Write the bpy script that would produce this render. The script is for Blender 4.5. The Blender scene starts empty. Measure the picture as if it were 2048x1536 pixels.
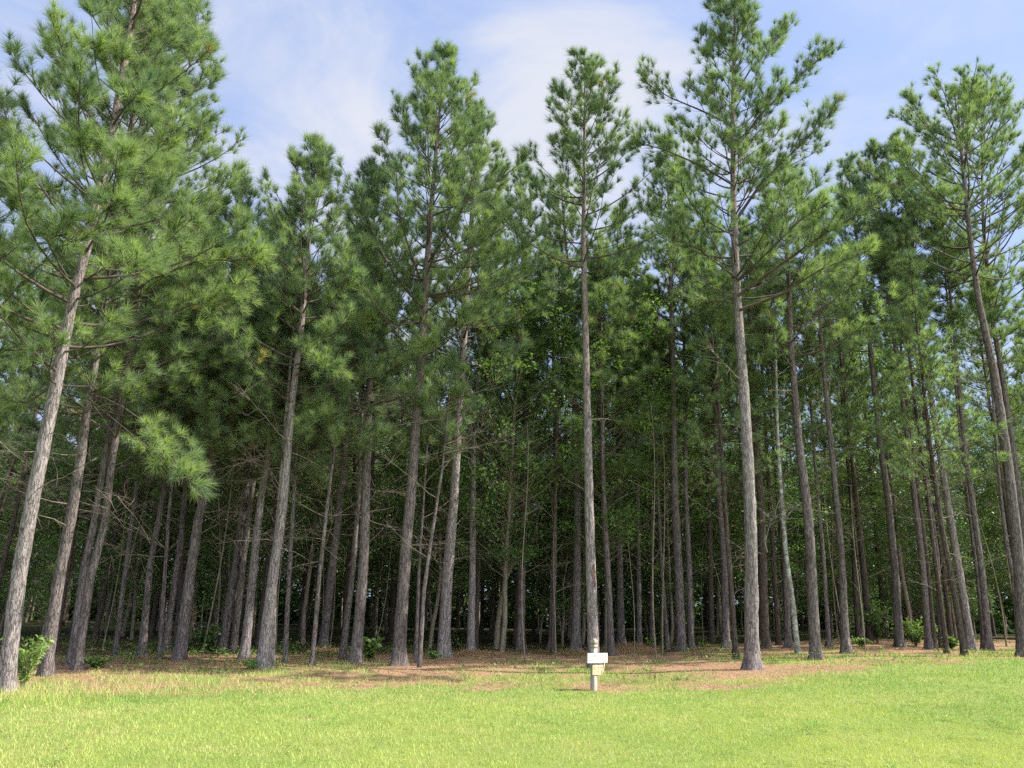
import bpy, math, random
import numpy as np
from mathutils import Matrix, Vector

# ------------------------------------------------------------------ camera, sky, sun, exposure
scene = bpy.context.scene
COL = scene.collection
R = math.radians
FPX = 1547.0                                   # focal length in photo pixels (2048 wide)
PITCH, ROLL, CAMZ = 15.3, 1.2, 1.6
cam_data = bpy.data.cameras.new("camera")
cam_data.sensor_width = 36.0
cam_data.lens = 36.0 * FPX / 2048.0
cam_data.clip_end = 3000.0
cam = bpy.data.objects.new("camera", cam_data)
COL.objects.link(cam)
CM = Matrix.Rotation(R(90 + PITCH), 3, 'X') @ Matrix.Rotation(R(ROLL), 3, 'Z')
cam.matrix_world = Matrix.Translation((0, 0, CAMZ)) @ CM.to_4x4()
scene.camera = cam
CMN = np.array(CM)

SUN_AZ, SUN_EL = 86.0, 46.0                   # azimuth clockwise from +Y (view heading)
sd = Vector((math.sin(R(SUN_AZ)) * math.cos(R(SUN_EL)), math.cos(R(SUN_AZ)) * math.cos(R(SUN_EL)), math.sin(R(SUN_EL))))
sl = bpy.data.lights.new("sun", 'SUN')
sl.energy = 4.5
sl.angle = R(0.5)
sl.color = (1.0, 0.93, 0.82)
so = bpy.data.objects.new("sun", sl)
so.rotation_euler = sd.to_track_quat('Z', 'Y').to_euler()
so.location = (30, -20, 40)
COL.objects.link(so)

vs = scene.view_settings
vs.view_transform = 'Standard'
vs.look = 'None'
vs.gamma = 1.0
vs.exposure = 1.35
scene.cycles.max_bounces = 8
scene.cycles.diffuse_bounces = 4
scene.cycles.transmission_bounces = 4
scene.cycles.use_denoising = False


def nd(nt, kind, **kw):
    n = nt.nodes.new(kind)
    for k, v in kw.items():
        if k in ('inp',):
            for a, b in v.items():
                n.inputs[a].default_value = b
        else:
            setattr(n, k, v)
    return n


def mk_math(nt, op, a, b=None, clamp=False):
    n = nt.nodes.new('ShaderNodeMath')
    n.operation = op
    n.use_clamp = clamp
    for i, v in enumerate((a, b)):
        if v is None:
            continue
        if isinstance(v, (int, float)):
            n.inputs[i].default_value = v
        else:
            nt.links.new(v, n.inputs[i])
    return n.outputs[0]


def mk_mix(nt, fac, a, b, blend='MIX'):
    n = nt.nodes.new('ShaderNodeMix')
    n.data_type = 'RGBA'
    n.blend_type = blend
    for i, v in ((0, fac), (6, a), (7, b)):
        if isinstance(v, (int, float)):
            n.inputs[i].default_value = v
        elif isinstance(v, tuple):
            n.inputs[i].default_value = (*v, 1.0)
        else:
            nt.links.new(v, n.inputs[i])
    return n.outputs[2]


def mk_range(nt, v, a, b, c=0.0, d=1.0, smooth=True):
    n = nt.nodes.new('ShaderNodeMapRange')
    n.interpolation_type = 'SMOOTHSTEP' if smooth else 'LINEAR'
    nt.links.new(v, n.inputs[0])
    for i, x in enumerate((a, b, c, d)):
        n.inputs[i + 1].default_value = x
    return n.outputs[0]


def px_dir(px, py):
    d = CMN @ np.array([(px - 1024) / FPX, -(py - 768) / FPX, -1.0])
    return d / np.linalg.norm(d)


world = bpy.data.worlds.new("World")
scene.world = world
world.use_nodes = True
wt = world.node_tree
wt.nodes.clear()
sky = wt.nodes.new('ShaderNodeTexSky')
sky.sky_type = 'NISHITA'
sky.sun_disc = False
sky.sun_elevation = R(SUN_EL)
sky.sun_rotation = R(SUN_AZ)
sky.air_density = 1.0
sky.dust_density = 1.2
sky.ozone_density = 2.0
tc = wt.nodes.new('ShaderNodeTexCoord')
sp = wt.nodes.new('ShaderNodeSeparateXYZ')
wt.links.new(tc.outputs['Generated'], sp.inputs[0])
den = mk_math(wt, 'ADD', mk_math(wt, 'MAXIMUM', sp.outputs[2], 0.0), 0.25)
cb_ = wt.nodes.new('ShaderNodeCombineXYZ')
wt.links.new(mk_math(wt, 'DIVIDE', sp.outputs[0], den), cb_.inputs[0])
wt.links.new(mk_math(wt, 'DIVIDE', sp.outputs[1], den), cb_.inputs[1])
n1 = nd(wt, 'ShaderNodeTexNoise', inp={'Scale': 3.0, 'Detail': 10.0, 'Roughness': 0.6, 'Distortion': 0.8})
wt.links.new(cb_.outputs[0], n1.inputs['Vector'])


def blob(px, py, r0, r1):
    d = px_dir(px, py)
    vm = wt.nodes.new('ShaderNodeVectorMath')
    vm.operation = 'DISTANCE'
    nv = wt.nodes.new('ShaderNodeVectorMath')
    nv.operation = 'NORMALIZE'
    wt.links.new(tc.outputs['Generated'], nv.inputs[0])
    wt.links.new(nv.outputs[0], vm.inputs[0])
    vm.inputs[1].default_value = tuple(d)
    return mk_range(wt, vm.outputs['Value'], r0, r1, 1.0, 0.0)


bank = mk_math(wt, 'MAXIMUM', blob(1150, 260, 0.03, 0.27), mk_math(wt, 'MULTIPLY', blob(760, 380, 0.05, 0.45), 0.5))
bank = mk_math(wt, 'MAXIMUM', bank, mk_math(wt, 'MULTIPLY', blob(100, 250, 0.1, 0.55), 0.3))
thick = mk_math(wt, 'ADD', mk_math(wt, 'MULTIPLY', bank, 0.36), n1.outputs[0])
cl = mk_range(wt, thick, 0.44, 0.90, 0.0, 1.0)
skyc = mk_mix(wt, 0.68, sky.outputs[0], (2.05, 2.62, 4.2))
col = mk_mix(wt, cl, skyc, (3.25, 3.38, 3.8))
# unseen bright cloud bank added behind the photographer as fill light
rear_fill = mk_math(wt, 'MULTIPLY', mk_range(wt, sp.outputs[1], -0.02, -0.45), mk_range(wt, sp.outputs[2], 0.02, 0.18))
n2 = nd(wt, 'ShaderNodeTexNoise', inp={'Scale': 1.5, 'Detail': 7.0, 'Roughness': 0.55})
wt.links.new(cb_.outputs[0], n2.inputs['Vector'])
rear_fill = mk_math(wt, 'MULTIPLY', rear_fill, mk_range(wt, sp.outputs[0], -0.75, 0.25))
col = mk_mix(wt, mk_math(wt, 'MULTIPLY', rear_fill, mk_range(wt, n2.outputs[0], 0.38, 0.52)), col, (15.0, 15.6, 16.2))
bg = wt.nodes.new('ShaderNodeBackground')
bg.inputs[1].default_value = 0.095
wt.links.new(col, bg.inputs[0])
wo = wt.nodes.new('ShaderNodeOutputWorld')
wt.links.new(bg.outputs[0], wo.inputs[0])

# ------------------------------------------------------------------ numeric helpers
_lat = np.random.default_rng(5).random((256, 256))


def vnoise(x, y, s=1.0, o=0):
    x = np.asarray(x, float) * s + 37.3 * o + 1000
    y = np.asarray(y, float) * s + 91.7 * o + 1000
    xi, yi = np.floor(x).astype(int), np.floor(y).astype(int)
    fx, fy = x - xi, y - yi
    fx, fy = fx * fx * (3 - 2 * fx), fy * fy * (3 - 2 * fy)
    a = _lat[xi % 256, yi % 256]
    b = _lat[(xi + 1) % 256, yi % 256]
    c = _lat[xi % 256, (yi + 1) % 256]
    d = _lat[(xi + 1) % 256, (yi + 1) % 256]
    return (a * (1 - fx) + b * fx) * (1 - fy) + (c * (1 - fx) + d * fx) * fy


def fbm(x, y, s=1.0, o=0, n=4):
    v, amp, tot = 0.0, 1.0, 0.0
    for i in range(n):
        v = v + amp * vnoise(x, y, s * 2 ** i, o + i)
        tot += amp
        amp *= 0.55
    return v / tot


def sstep(x, a, b):
    t = np.clip((np.asarray(x, float) - a) / (b - a), 0, 1)
    return t * t * (3 - 2 * t)


def ground_z(x, y):
    x = np.asarray(x, float)
    y = np.asarray(y, float)
    z = 0.30 * sstep(x, 1.5, 13.0) * sstep(y, 6.0, 19.0)
    z = z + 0.10 * (fbm(x, y, 0.16, 3, 2) - 0.5) * sstep(np.abs(y), 3, 9) + 0.035 * (vnoise(x, y, 0.8, 9) - 0.5)
    z = z - 0.02 * np.maximum(y - 34, 0)
    return np.maximum(z, -6.0)


def ray_ground(px, py):
    d = px_dir(px, py)
    lo, hi = 2.0, 90.0
    f = lambda t: CAMZ + d[2] * t - float(ground_z(d[0] * t, d[1] * t))
    t = lo
    while t < hi and f(t) > 0:
        t += 0.1
    a, b = t - 0.1, t
    for _ in range(24):
        m = 0.5 * (a + b)
        if f(m) > 0:
            a = m
        else:
            b = m
    return np.array([d[0] * b, d[1] * b, CAMZ + d[2] * b])


def ray_plane(px, py, Y):
    d = px_dir(px, py)
    t = Y / d[1]
    return np.array([d[0] * t, Y, CAMZ + d[2] * t])


def unit(v):
    return v / np.maximum(np.linalg.norm(v, axis=-1, keepdims=True), 1e-9)


def frames(A):
    ref = np.where(np.abs(A[..., 2:3]) < 0.9, np.array([0, 0, 1.0]), np.array([1.0, 0, 0]))
    e1 = unit(np.cross(A, ref))
    return e1, np.cross(A, e1)


class MB:
    """Collects triangles and quads and links them as ONE mesh object."""

    def __init__(self):
        self.v, self.f, self.m, self.t, self.n = [], [], [], [], 0

    def add(self, v, f, mat=0, tint=None):
        v = np.asarray(v, float).reshape(-1, 3)
        f = np.asarray(f, int)
        if len(v) == 0 or len(f) == 0:
            return
        self.v.append(v)
        self.f.append(f + self.n)
        self.m.append(np.full(len(f), mat, int) if np.isscalar(mat) else np.asarray(mat))
        self.t.append(np.full(len(v), 0.5) if tint is None else np.broadcast_to(np.asarray(tint, float), (len(v),)))
        self.n += len(v)

    def tubes(self, P, rad, k=5, mat=0, tint=None, cap=True):
        """P (m,n,3) polylines with radii (m,n)."""
        P = np.asarray(P, float)
        if P.ndim == 2:
            P = P[None]
        rad = np.broadcast_to(np.asarray(rad, float), P.shape[:2])
        m, n, _ = P.shape
        T = np.empty_like(P)
        T[:, 1:-1] = P[:, 2:] - P[:, :-2]
        T[:, 0] = P[:, 1] - P[:, 0]
        T[:, -1] = P[:, -1] - P[:, -2]
        T = unit(T)
        mean = unit(P[:, -1] - P[:, 0])
        ref, _ = frames(mean)
        e1 = unit(np.cross(T, np.cross(ref[:, None, :], T)))
        e2 = np.cross(T, e1)
        a = np.arange(k) * 2 * np.pi / k
        ring = e1[:, :, None, :] * np.cos(a)[:, None] + e2[:, :, None, :] * np.sin(a)[:, None]
        V = P[:, :, None, :] + ring * rad[:, :, None, None]
        i, j = np.meshgrid(np.arange(n - 1), np.arange(k), indexing='ij')
        q = np.stack([i * k + j, i * k + (j + 1) % k, (i + 1) * k + (j + 1) % k, (i + 1) * k + j], -1).reshape(-1, 4)
        F = (q[None] + (np.arange(m) * n * k)[:, None, None]).reshape(-1, 4)
        self.add(V, F, mat, tint)

    def box(self, lo, hi, mat=0, M=None, bev=0.0):
        lo, hi = np.array(lo, float), np.array(hi, float)
        bm_v = np.array([[x, y, z] for z in (lo[2], hi[2]) for y in (lo[1], hi[1]) for x in (lo[0], hi[0])])
        if M is not None:
            bm_v = bm_v @ np.array(M.to_3x3()).T + np.array(M.translation)
        F = [[0, 2, 3, 1], [4, 5, 7, 6], [0, 1, 5, 4], [2, 6, 7, 3], [0, 4, 6, 2], [1, 3, 7, 5]]
        self.add(bm_v, F, mat)

    def mesh(self, name, mats, smooth=False):
        me = bpy.data.meshes.new(name)
        V = np.concatenate(self.v)
        me.vertices.add(len(V))
        me.vertices.foreach_set('co', V.astype(np.float32).ravel())
        tot = np.concatenate([np.full(len(f), f.shape[1]) for f in self.f])
        idx = np.concatenate([f.ravel() for f in self.f])
        me.loops.add(len(idx))
        me.loops.foreach_set('vertex_index', idx.astype(np.int32))
        me.polygons.add(len(tot))
        st = np.concatenate([[0], np.cumsum(tot)[:-1]])
        me.polygons.foreach_set('loop_start', st.astype(np.int32))
        me.polygons.foreach_set('material_index', np.concatenate(self.m).astype(np.int32))
        at = me.attributes.new('tint', 'FLOAT', 'POINT')
        at.data.foreach_set('value', np.concatenate(self.t).astype(np.float32))
        me.update(calc_edges=True)
        if smooth:
            me.polygons.foreach_set('use_smooth', np.ones(len(tot), bool))
        for m_ in (mats if isinstance(mats, (list, tuple)) else [mats]):
            me.materials.append(m_)
        return me

    def build(self, name, mats, parent=None, loc=None, smooth=False):
        o = bpy.data.objects.new(name, self.mesh(name, mats, smooth))
        COL.objects.link(o)
        o.parent = parent
        if loc is not None:
            o.location = loc
        return o


def tag(o, label=None, cat=None, group=None, kind=None):
    if label:
        o['label'] = label
    if cat:
        o['category'] = cat
    if group:
        o['group'] = group
    if kind:
        o['kind'] = kind
    return o


def empty(name, loc):
    o = bpy.data.objects.new(name, None)
    o.empty_display_size = 0.3
    o.location = loc
    COL.objects.link(o)
    return o


def copy_tree(o, parent=None):
    c = o.copy()
    COL.objects.link(c)
    c.parent = parent
    for ch in o.children:
        copy_tree(ch, c)
    return c


# ------------------------------------------------------------------ materials
def new_mat(name):
    m = bpy.data.materials.new(name)
    m.use_nodes = True
    nt = m.node_tree
    nt.nodes.clear()
    out = nt.nodes.new('ShaderNodeOutputMaterial')
    return m, nt, out


def leaf_mat(name, dark, light, brown, transl=0.35, rough=0.5, spec=0.3, tcol=(1.0, 1.15, 0.45)):
    m, nt, out = new_mat(name)
    at = nd(nt, 'ShaderNodeAttribute', attribute_name='tint')
    c = mk_mix(nt, mk_range(nt, at.outputs['Fac'], 0.0, 1.0, smooth=False), dark, light)
    c = mk_mix(nt, mk_range(nt, at.outputs['Fac'], 1.2, 1.8, smooth=False), c, brown)
    p = nd(nt, 'ShaderNodeBsdfPrincipled', inp={'Roughness': rough, 'Specular IOR Level': spec})
    nt.links.new(c, p.inputs['Base Color'])
    t = nt.nodes.new('ShaderNodeBsdfTranslucent')
    nt.links.new(mk_mix(nt, 1.0, c, tcol, 'MULTIPLY'), t.inputs[0])
    mx = nt.nodes.new('ShaderNodeMixShader')
    mx.inputs[0].default_value = transl
    nt.links.new(p.outputs[0], mx.inputs[1])
    nt.links.new(t.outputs[0], mx.inputs[2])
    nt.links.new(mx.outputs[0], out.inputs[0])
    return m


def bark_mat(name, dark, mid, light, lichen=None, plate=1.0, bump=1.0):
    m, nt, out = new_mat(name)
    tcn = nt.nodes.new('ShaderNodeTexCoord')
    oi = nt.nodes.new('ShaderNodeObjectInfo')
    mp = nt.nodes.new('ShaderNodeVectorMath')
    mp.operation = 'MULTIPLY'
    nt.links.new(tcn.outputs['Object'], mp.inputs[0])
    mp.inputs[1].default_value = (1.0, 1.0, 0.17)
    ad = nt.nodes.new('ShaderNodeVectorMath')
    ad.operation = 'ADD'
    nt.links.new(mp.outputs[0], ad.inputs[0])
    nt.links.new(mk_math(nt, 'MULTIPLY', oi.outputs['Random'], 40.0), ad.inputs[1])
    wob = nd(nt, 'ShaderNodeTexNoise', inp={'Scale': 9.0, 'Detail': 3.0})
    nt.links.new(ad.outputs[0], wob.inputs['Vector'])
    ad2 = nt.nodes.new('ShaderNodeVectorMath')
    ad2.operation = 'MULTIPLY_ADD'
    nt.links.new(wob.outputs['Color'], ad2.inputs[0])
    ad2.inputs[1].default_value = (0.06, 0.06, 0.06)
    nt.links.new(ad.outputs[0], ad2.inputs[2])
    vo = nd(nt, 'ShaderNodeTexVoronoi', feature='DISTANCE_TO_EDGE', inp={'Scale': 27.0 * plate})
    nt.links.new(ad2.outputs[0], vo.inputs['Vector'])
    vc = nd(nt, 'ShaderNodeTexVoronoi', feature='F1', inp={'Scale': 27.0 * plate})
    nt.links.new(ad2.outputs[0], vc.inputs['Vector'])
    fine = nd(nt, 'ShaderNodeTexNoise', inp={'Scale': 60.0, 'Detail': 6.0, 'Roughness': 0.65})
    nt.links.new(ad.outputs[0], fine.inputs['Vector'])
    big = nd(nt, 'ShaderNodeTexNoise', inp={'Scale': 2.5, 'Detail': 4.0})
    nt.links.new(ad.outputs[0], big.inputs['Vector'])
    fur = nd(nt, 'ShaderNodeTexNoise', inp={'Scale': 24.0 * plate, 'Detail': 3.0, 'Roughness': 0.5, 'Distortion': 0.4})
    nt.links.new(ad2.outputs[0], fur.inputs['Vector'])
    rid = mk_math(nt, 'ABSOLUTE', mk_math(nt, 'SUBTRACT', fur.outputs[0], 0.5))
    crack = mk_math(nt, 'MULTIPLY', mk_range(nt, rid, -0.03, 0.075), mk_range(nt, vo.outputs['Distance'], -0.16, 0.10))
    sc = nt.nodes.new('ShaderNodeSeparateColor')
    nt.links.new(vc.outputs['Color'], sc.inputs[0])
    f = mk_math(nt, 'ADD', mk_math(nt, 'MULTIPLY', sc.outputs[0], 0.22), mk_math(nt, 'MULTIPLY', fine.outputs[0], 0.95))
    c = mk_mix(nt, mk_math(nt, 'SUBTRACT', f, 0.1, True), mid, light)
    c = mk_mix(nt, mk_range(nt, big.outputs[0], 0.42, 0.7, 0.0, 0.5), c, mid)
    c = mk_mix(nt, mk_math(nt, 'SUBTRACT', 1.0, crack), c, dark)
    sz_ = nt.nodes.new('ShaderNodeSeparateXYZ')
    nt.links.new(tcn.outputs['Object'], sz_.inputs[0])
    if not lichen:
        hi = mk_math(nt, 'MULTIPLY', mk_range(nt, sz_.outputs[2], 4.0, 11.0), mk_range(nt, big.outputs[0], 0.35, 0.65, 0.25, 0.8))
        c = mk_mix(nt, hi, c, mk_mix(nt, 1.0, c, (1.03, 0.88, 0.80), 'MULTIPLY'))
    vk = nd(nt, 'ShaderNodeTexVoronoi', feature='F1', inp={'Scale': 3.6})
    nt.links.new(tcn.outputs['Object'], vk.inputs['Vector'])
    sk = nt.nodes.new('ShaderNodeSeparateColor')
    nt.links.new(vk.outputs['Color'], sk.inputs[0])
    knot = mk_math(nt, 'MULTIPLY', mk_range(nt, vk.outputs['Distance'], 0.10, 0.17, 1.0, 0.0), mk_range(nt, sk.outputs[0], 0.45, 0.5))
    c = mk_mix(nt, mk_math(nt, 'MULTIPLY', knot, 0.85), c, dark)
    if lichen:
        ln = nd(nt, 'ShaderNodeTexNoise', inp={'Scale': 7.0, 'Detail': 6.0, 'Roughness': 0.7})
        nt.links.new(tcn.outputs['Object'], ln.inputs['Vector'])
        c = mk_mix(nt, mk_range(nt, ln.outputs[0], 0.46, 0.6, 0.0, 0.85), c, lichen)
    p = nd(nt, 'ShaderNodeBsdfPrincipled', inp={'Roughness': 0.92, 'Specular IOR Level': 0.15})
    nt.links.new(c, p.inputs['Base Color'])
    bp = nd(nt, 'ShaderNodeBump', inp={'Strength': bump, 'Distance': 0.02})
    h = mk_math(nt, 'ADD', crack, mk_math(nt, 'MULTIPLY', fine.outputs[0], 0.5))
    nt.links.new(h, bp.inputs['Height'])
    nt.links.new(bp.outputs[0], p.inputs['Normal'])
    nt.links.new(p.outputs[0], out.inputs[0])
    return m


def plain_mat(name, a, b, scale=8.0, rough=0.85, stretch=(1, 1, 1)):
    m, nt, out = new_mat(name)
    tcn = nt.nodes.new('ShaderNodeTexCoord')
    mp = nt.nodes.new('ShaderNodeVectorMath')
    mp.operation = 'MULTIPLY'
    nt.links.new(tcn.outputs['Object'], mp.inputs[0])
    mp.inputs[1].default_value = stretch
    n = nd(nt, 'ShaderNodeTexNoise', inp={'Scale': scale, 'Detail': 6.0, 'Roughness': 0.6})
    nt.links.new(mp.outputs[0], n.inputs['Vector'])
    c = mk_mix(nt, mk_range(nt, n.outputs[0], 0.3, 0.7), a, b)
    p = nd(nt, 'ShaderNodeBsdfPrincipled', inp={'Roughness': rough, 'Specular IOR Level': 0.2})
    nt.links.new(c, p.inputs['Base Color'])
    bp = nd(nt, 'ShaderNodeBump', inp={'Strength': 0.3, 'Distance': 0.004})
    nt.links.new(n.outputs[0], bp.inputs['Height'])
    nt.links.new(bp.outputs[0], p.inputs['Normal'])
    nt.links.new(p.outputs[0], out.inputs[0])
    return m


NEEDLE = leaf_mat('pine_needles', (0.105, 0.168, 0.116), (0.275, 0.362, 0.160), (0.32, 0.22, 0.11), 0.47, 0.5, 0.25, (1.0, 1.1, 0.5))
LEAF = leaf_mat('hardwood_leaves', (0.055, 0.112, 0.038), (0.185, 0.285, 0.085), (0.25, 0.17, 0.05), 0.42, 0.45, 0.4)
BUSHLEAF = leaf_mat('bush_leaves', (0.08, 0.15, 0.045), (0.24, 0.36, 0.10), (0.3, 0.2, 0.08), 0.40, 0.45, 0.35)
GRASSM = leaf_mat('grass_blades', (0.18, 0.325, 0.078), (0.46, 0.52, 0.14), (0.50, 0.42, 0.23), 0.35, 0.55, 0.2, (1.1, 1.1, 0.6))
STRAWM = leaf_mat('pine_straw', (0.19, 0.108, 0.060), (0.50, 0.335, 0.20), (0.5, 0.35, 0.2), 0.10, 0.7, 0.15, (1, 1, 1))
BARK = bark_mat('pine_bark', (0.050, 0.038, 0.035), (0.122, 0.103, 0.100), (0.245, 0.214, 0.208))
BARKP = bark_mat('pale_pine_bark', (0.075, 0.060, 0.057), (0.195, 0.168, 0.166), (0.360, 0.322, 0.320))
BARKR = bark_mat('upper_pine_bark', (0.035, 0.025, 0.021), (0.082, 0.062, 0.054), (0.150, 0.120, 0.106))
SMOOTHB = bark_mat('hardwood_bark', (0.07, 0.06, 0.045), (0.16, 0.135, 0.10), (0.28, 0.25, 0.19), None, 0.8, 0.35)
LICHB = bark_mat('lichen_bark', (0.08, 0.075, 0.065), (0.19, 0.18, 0.155), (0.33, 0.32, 0.29), (0.44, 0.48, 0.43), 0.8, 0.4)
TWIG = plain_mat('live_limb_bark', (0.045, 0.035, 0.030), (0.110, 0.088, 0.074), 12.0)
DEADW = plain_mat('dead_wood', (0.085, 0.068, 0.055), (0.250, 0.212, 0.175), 10.0)
CONE = plain_mat('pine_cone', (0.035, 0.022, 0.015), (0.09, 0.06, 0.04), 40.0)
SCAR = plain_mat('bark_wound', (0.022, 0.012, 0.009), (0.13, 0.06, 0.04), 14.0)


# ------------------------------------------------------------------ ground, lawn, straw
edge_px = [(-260, 1420), (0, 1406), (250, 1396), (500, 1386), (750, 1382), (1000, 1377), (1190, 1379), (1500, 1374), (1620, 1358),
           (1750, 1338), (1900, 1325), (2048, 1319), (2300, 1314)]
EDGE = np.array([ray_ground(*p)[:2] for p in edge_px])


def edge_y(x):
    return np.interp(x, EDGE[:, 0], EDGE[:, 1])


def lawn_value(x, y):
    """1 on the mown lawn, about 0.5 patchy under the first pines, 0 on the forest floor."""
    d = y - edge_y(x)
    n = fbm(x, y, 0.9, 21, 4) - 0.5
    lawn = sstep(-d + 3.0 * n, -1.3, 0.6)
    strip = sstep(fbm(x * 0.7, y * 1.3, 0.55, 31, 4) + 0.10 * np.sin(x * 0.9), 0.33, 0.58) * sstep(-(d - 5.8) + 4 * n, -1.2, 1.2)
    strip = strip * sstep(d, 0.2, 1.6) + 0.62 * (1 - sstep(d, 0.6, 2.6))
    mottle = 0.55 + 0.9 * (fbm(x, y, 2.2, 35, 3) - 0.5) * 2
    strip = np.maximum(strip, 0.95 * np.exp(-((x + 6.6) / 1.5) ** 2) * sstep(-d, -2.6, -1.2))
    out = np.maximum(lawn, np.clip(0.95 * strip * mottle, 0, 0.9))
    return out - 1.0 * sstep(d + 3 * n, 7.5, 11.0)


DRY = [(*ray_ground(px, py)[:2], q) for px, py, q in ((1135, 1409, .22), (1160, 1406, .2), (1075, 1452, .12), (300, 1420, .3), (620, 1440, .2), (820, 1404, .3), (1560, 1430, .25), (1800, 1400, .3), (430, 1500, .25), (1700, 1480, .2), (980, 1490, .15))]


def dry_value(x, y):
    v = sstep(fbm(x, y, 0.7, 41, 4), 0.50, 0.72)
    for cx, cy, r_ in DRY:
        v = np.maximum(v, 1.5 * np.exp(-(((x - cx) / (1.6 * r_)) ** 2 + ((y - cy) / r_) ** 2) * (0.6 + 0.8 * vnoise(x, y, 3.0, 43))))
    return v


gx = np.concatenate([-np.geomspace(700, 27, 16), np.arange(-26, 26.01, 0.2), np.geomspace(27, 700, 16)])
gy = np.concatenate([-np.geomspace(400, 5, 12), np.arange(-4, 5.9, 1.0), np.arange(6, 30, 0.16), np.arange(30, 60, 0.6), np.geomspace(61, 900, 18)])
GX, GY = np.meshgrid(gx, gy, indexing='xy')
GZ = ground_z(GX, GY)
mb = MB()
nyg, nxg = GX.shape
ii, jj = np.meshgrid(np.arange(nyg - 1), np.arange(nxg - 1), indexing='ij')
quads = np.stack([ii * nxg + jj, ii * nxg + jj + 1, (ii + 1) * nxg + jj + 1, (ii + 1) * nxg + jj], -1).reshape(-1, 4)
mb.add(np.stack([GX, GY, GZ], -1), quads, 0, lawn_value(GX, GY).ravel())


def ground_mat():
    m, nt, out = new_mat('lawn_and_pine_straw_ground')
    at = nd(nt, 'ShaderNodeAttribute', attribute_name='tint')
    tcn = nt.nodes.new('ShaderNodeTexCoord')
    P = tcn.outputs['Object']

    def noise(s, d=6.0, r=0.6):
        n = nd(nt, 'ShaderNodeTexNoise', inp={'Scale': s, 'Detail': d, 'Roughness': r})
        nt.links.new(P, n.inputs['Vector'])
        return n.outputs[0]
    n_big, n_mid, n_fine = noise(0.8), noise(5.0), noise(45.0, 8.0, 0.7)
    grass = mk_mix(nt, n_mid, (0.12, 0.175, 0.045), (0.26, 0.30, 0.085))
    grass = mk_mix(nt, mk_range(nt, n_big, 0.55, 0.8, 0.0, 0.55), grass, (0.42, 0.35, 0.15))
    straw = mk_mix(nt, mk_range(nt, n_fine, 0.3, 0.7), (0.14, 0.088, 0.055), (0.41, 0.270, 0.168))
    straw = mk_mix(nt, mk_range(nt, n_mid, 0.45, 0.7, 0.0, 0.6), straw, (0.36, 0.215, 0.135))
    straw = mk_mix(nt, mk_range(nt, n_big, 0.5, 0.75, 0.0, 0.4), straw, (0.15, 0.10, 0.06))
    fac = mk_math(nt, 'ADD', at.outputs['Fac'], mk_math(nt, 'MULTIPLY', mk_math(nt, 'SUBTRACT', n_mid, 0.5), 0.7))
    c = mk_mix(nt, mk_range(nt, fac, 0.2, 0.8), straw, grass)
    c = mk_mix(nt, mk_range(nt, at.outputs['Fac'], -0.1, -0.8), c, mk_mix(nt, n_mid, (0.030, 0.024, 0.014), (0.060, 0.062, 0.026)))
    p = nd(nt, 'ShaderNodeBsdfPrincipled', inp={'Roughness': 0.95, 'Specular IOR Level': 0.1})
    nt.links.new(c, p.inputs['Base Color'])
    bp = nd(nt, 'ShaderNodeBump', inp={'Strength': 0.8, 'Distance': 0.04})
    nt.links.new(n_fine, bp.inputs['Height'])
    nt.links.new(bp.outputs[0], p.inputs['Normal'])
    nt.links.new(p.outputs[0], out.inputs[0])
    return m


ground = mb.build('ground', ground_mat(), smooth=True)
tag(ground, kind='structure')


def scatter(rng, y0, y1, dens, pad=2.5):
    """Random ground points in the part of the ground the photo could see."""
    n = int((y1 - y0) * (0.70 * (y0 + y1) + 2 * pad) * dens)
    y = rng.uniform(y0, y1, n)
    hw = 0.70 * y + pad
    x = rng.uniform(-1, 1, n) * hw.max()
    k = np.abs(x) < hw
    return x[k], y[k]


rng = np.random.default_rng(11)
gm = MB()
for (y0, y1, dens, hs, ws) in ((6.6, 8.6, 2300, 1.0, 1.0), (8.6, 10.5, 1900, 1.0, 1.1), (10.5, 13.0, 1300, 1.05, 1.3), (13, 17, 750, 1.15, 1.7), (17, 25, 330, 1.3, 2.2)):
    x, y = scatter(rng, y0, y1, dens)
    lv = lawn_value(x, y)
    d = y - edge_y(x)
    keep = rng.random(len(x)) < np.clip(lv * 1.1 - 0.05, 0.0, 1) * (0.55 + 0.6 * fbm(x, y, 2.5, 77, 2))
    x, y, d = x[keep], y[keep], d[keep]
    n = len(x)
    z = ground_z(x, y)
    tall = 1.0 + 0.5 * sstep(d, -0.4, 0.6) + 1.6 * np.exp(-((x + 6.6) / 1.7) ** 2) * sstep(d, -1.1, 0.1) * sstep(-d, -3.0, -1.2)
    h = rng.uniform(0.022, 0.060, n) * hs * tall * (0.75 + 0.5 * fbm(x, y, 1.7, 61, 3))
    az = rng.uniform(0, 2 * np.pi, n)
    lean = rng.uniform(0.15, 0.9, n) * h
    w = rng.uniform(0.0022, 0.0042, n) * ws
    B = np.stack([x, y, z - 0.004], -1)
    T = B + np.stack([np.cos(az) * lean, np.sin(az) * lean, h], -1)
    wa = rng.uniform(0, 2 * np.pi, n)
    W = np.stack([np.cos(wa), np.sin(wa), np.zeros(n)], -1) * w[:, None]
    V = np.stack([B - W, B + W, T], 1)
    dry = dry_value(x, y)
    tn = np.clip(1.1 * (fbm(x, y, 0.35, 51, 3) - 0.5) + 0.8 * (fbm(x, y, 2.2, 53, 3) - 0.5) + 0.62 - 0.07 * (y - 8.2) + rng.normal(0, 0.16, n), 0, 1)
    brown = rng.random(n) < (0.05 + 0.45 * dry + 0.38 * sstep(d, -0.6, 0.8))
    tn = np.where(brown, rng.uniform(1.3, 1.8, n), tn)
    gm.add(V, np.arange(n * 3).reshape(-1, 3), 0, np.repeat(tn, 3))
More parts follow.
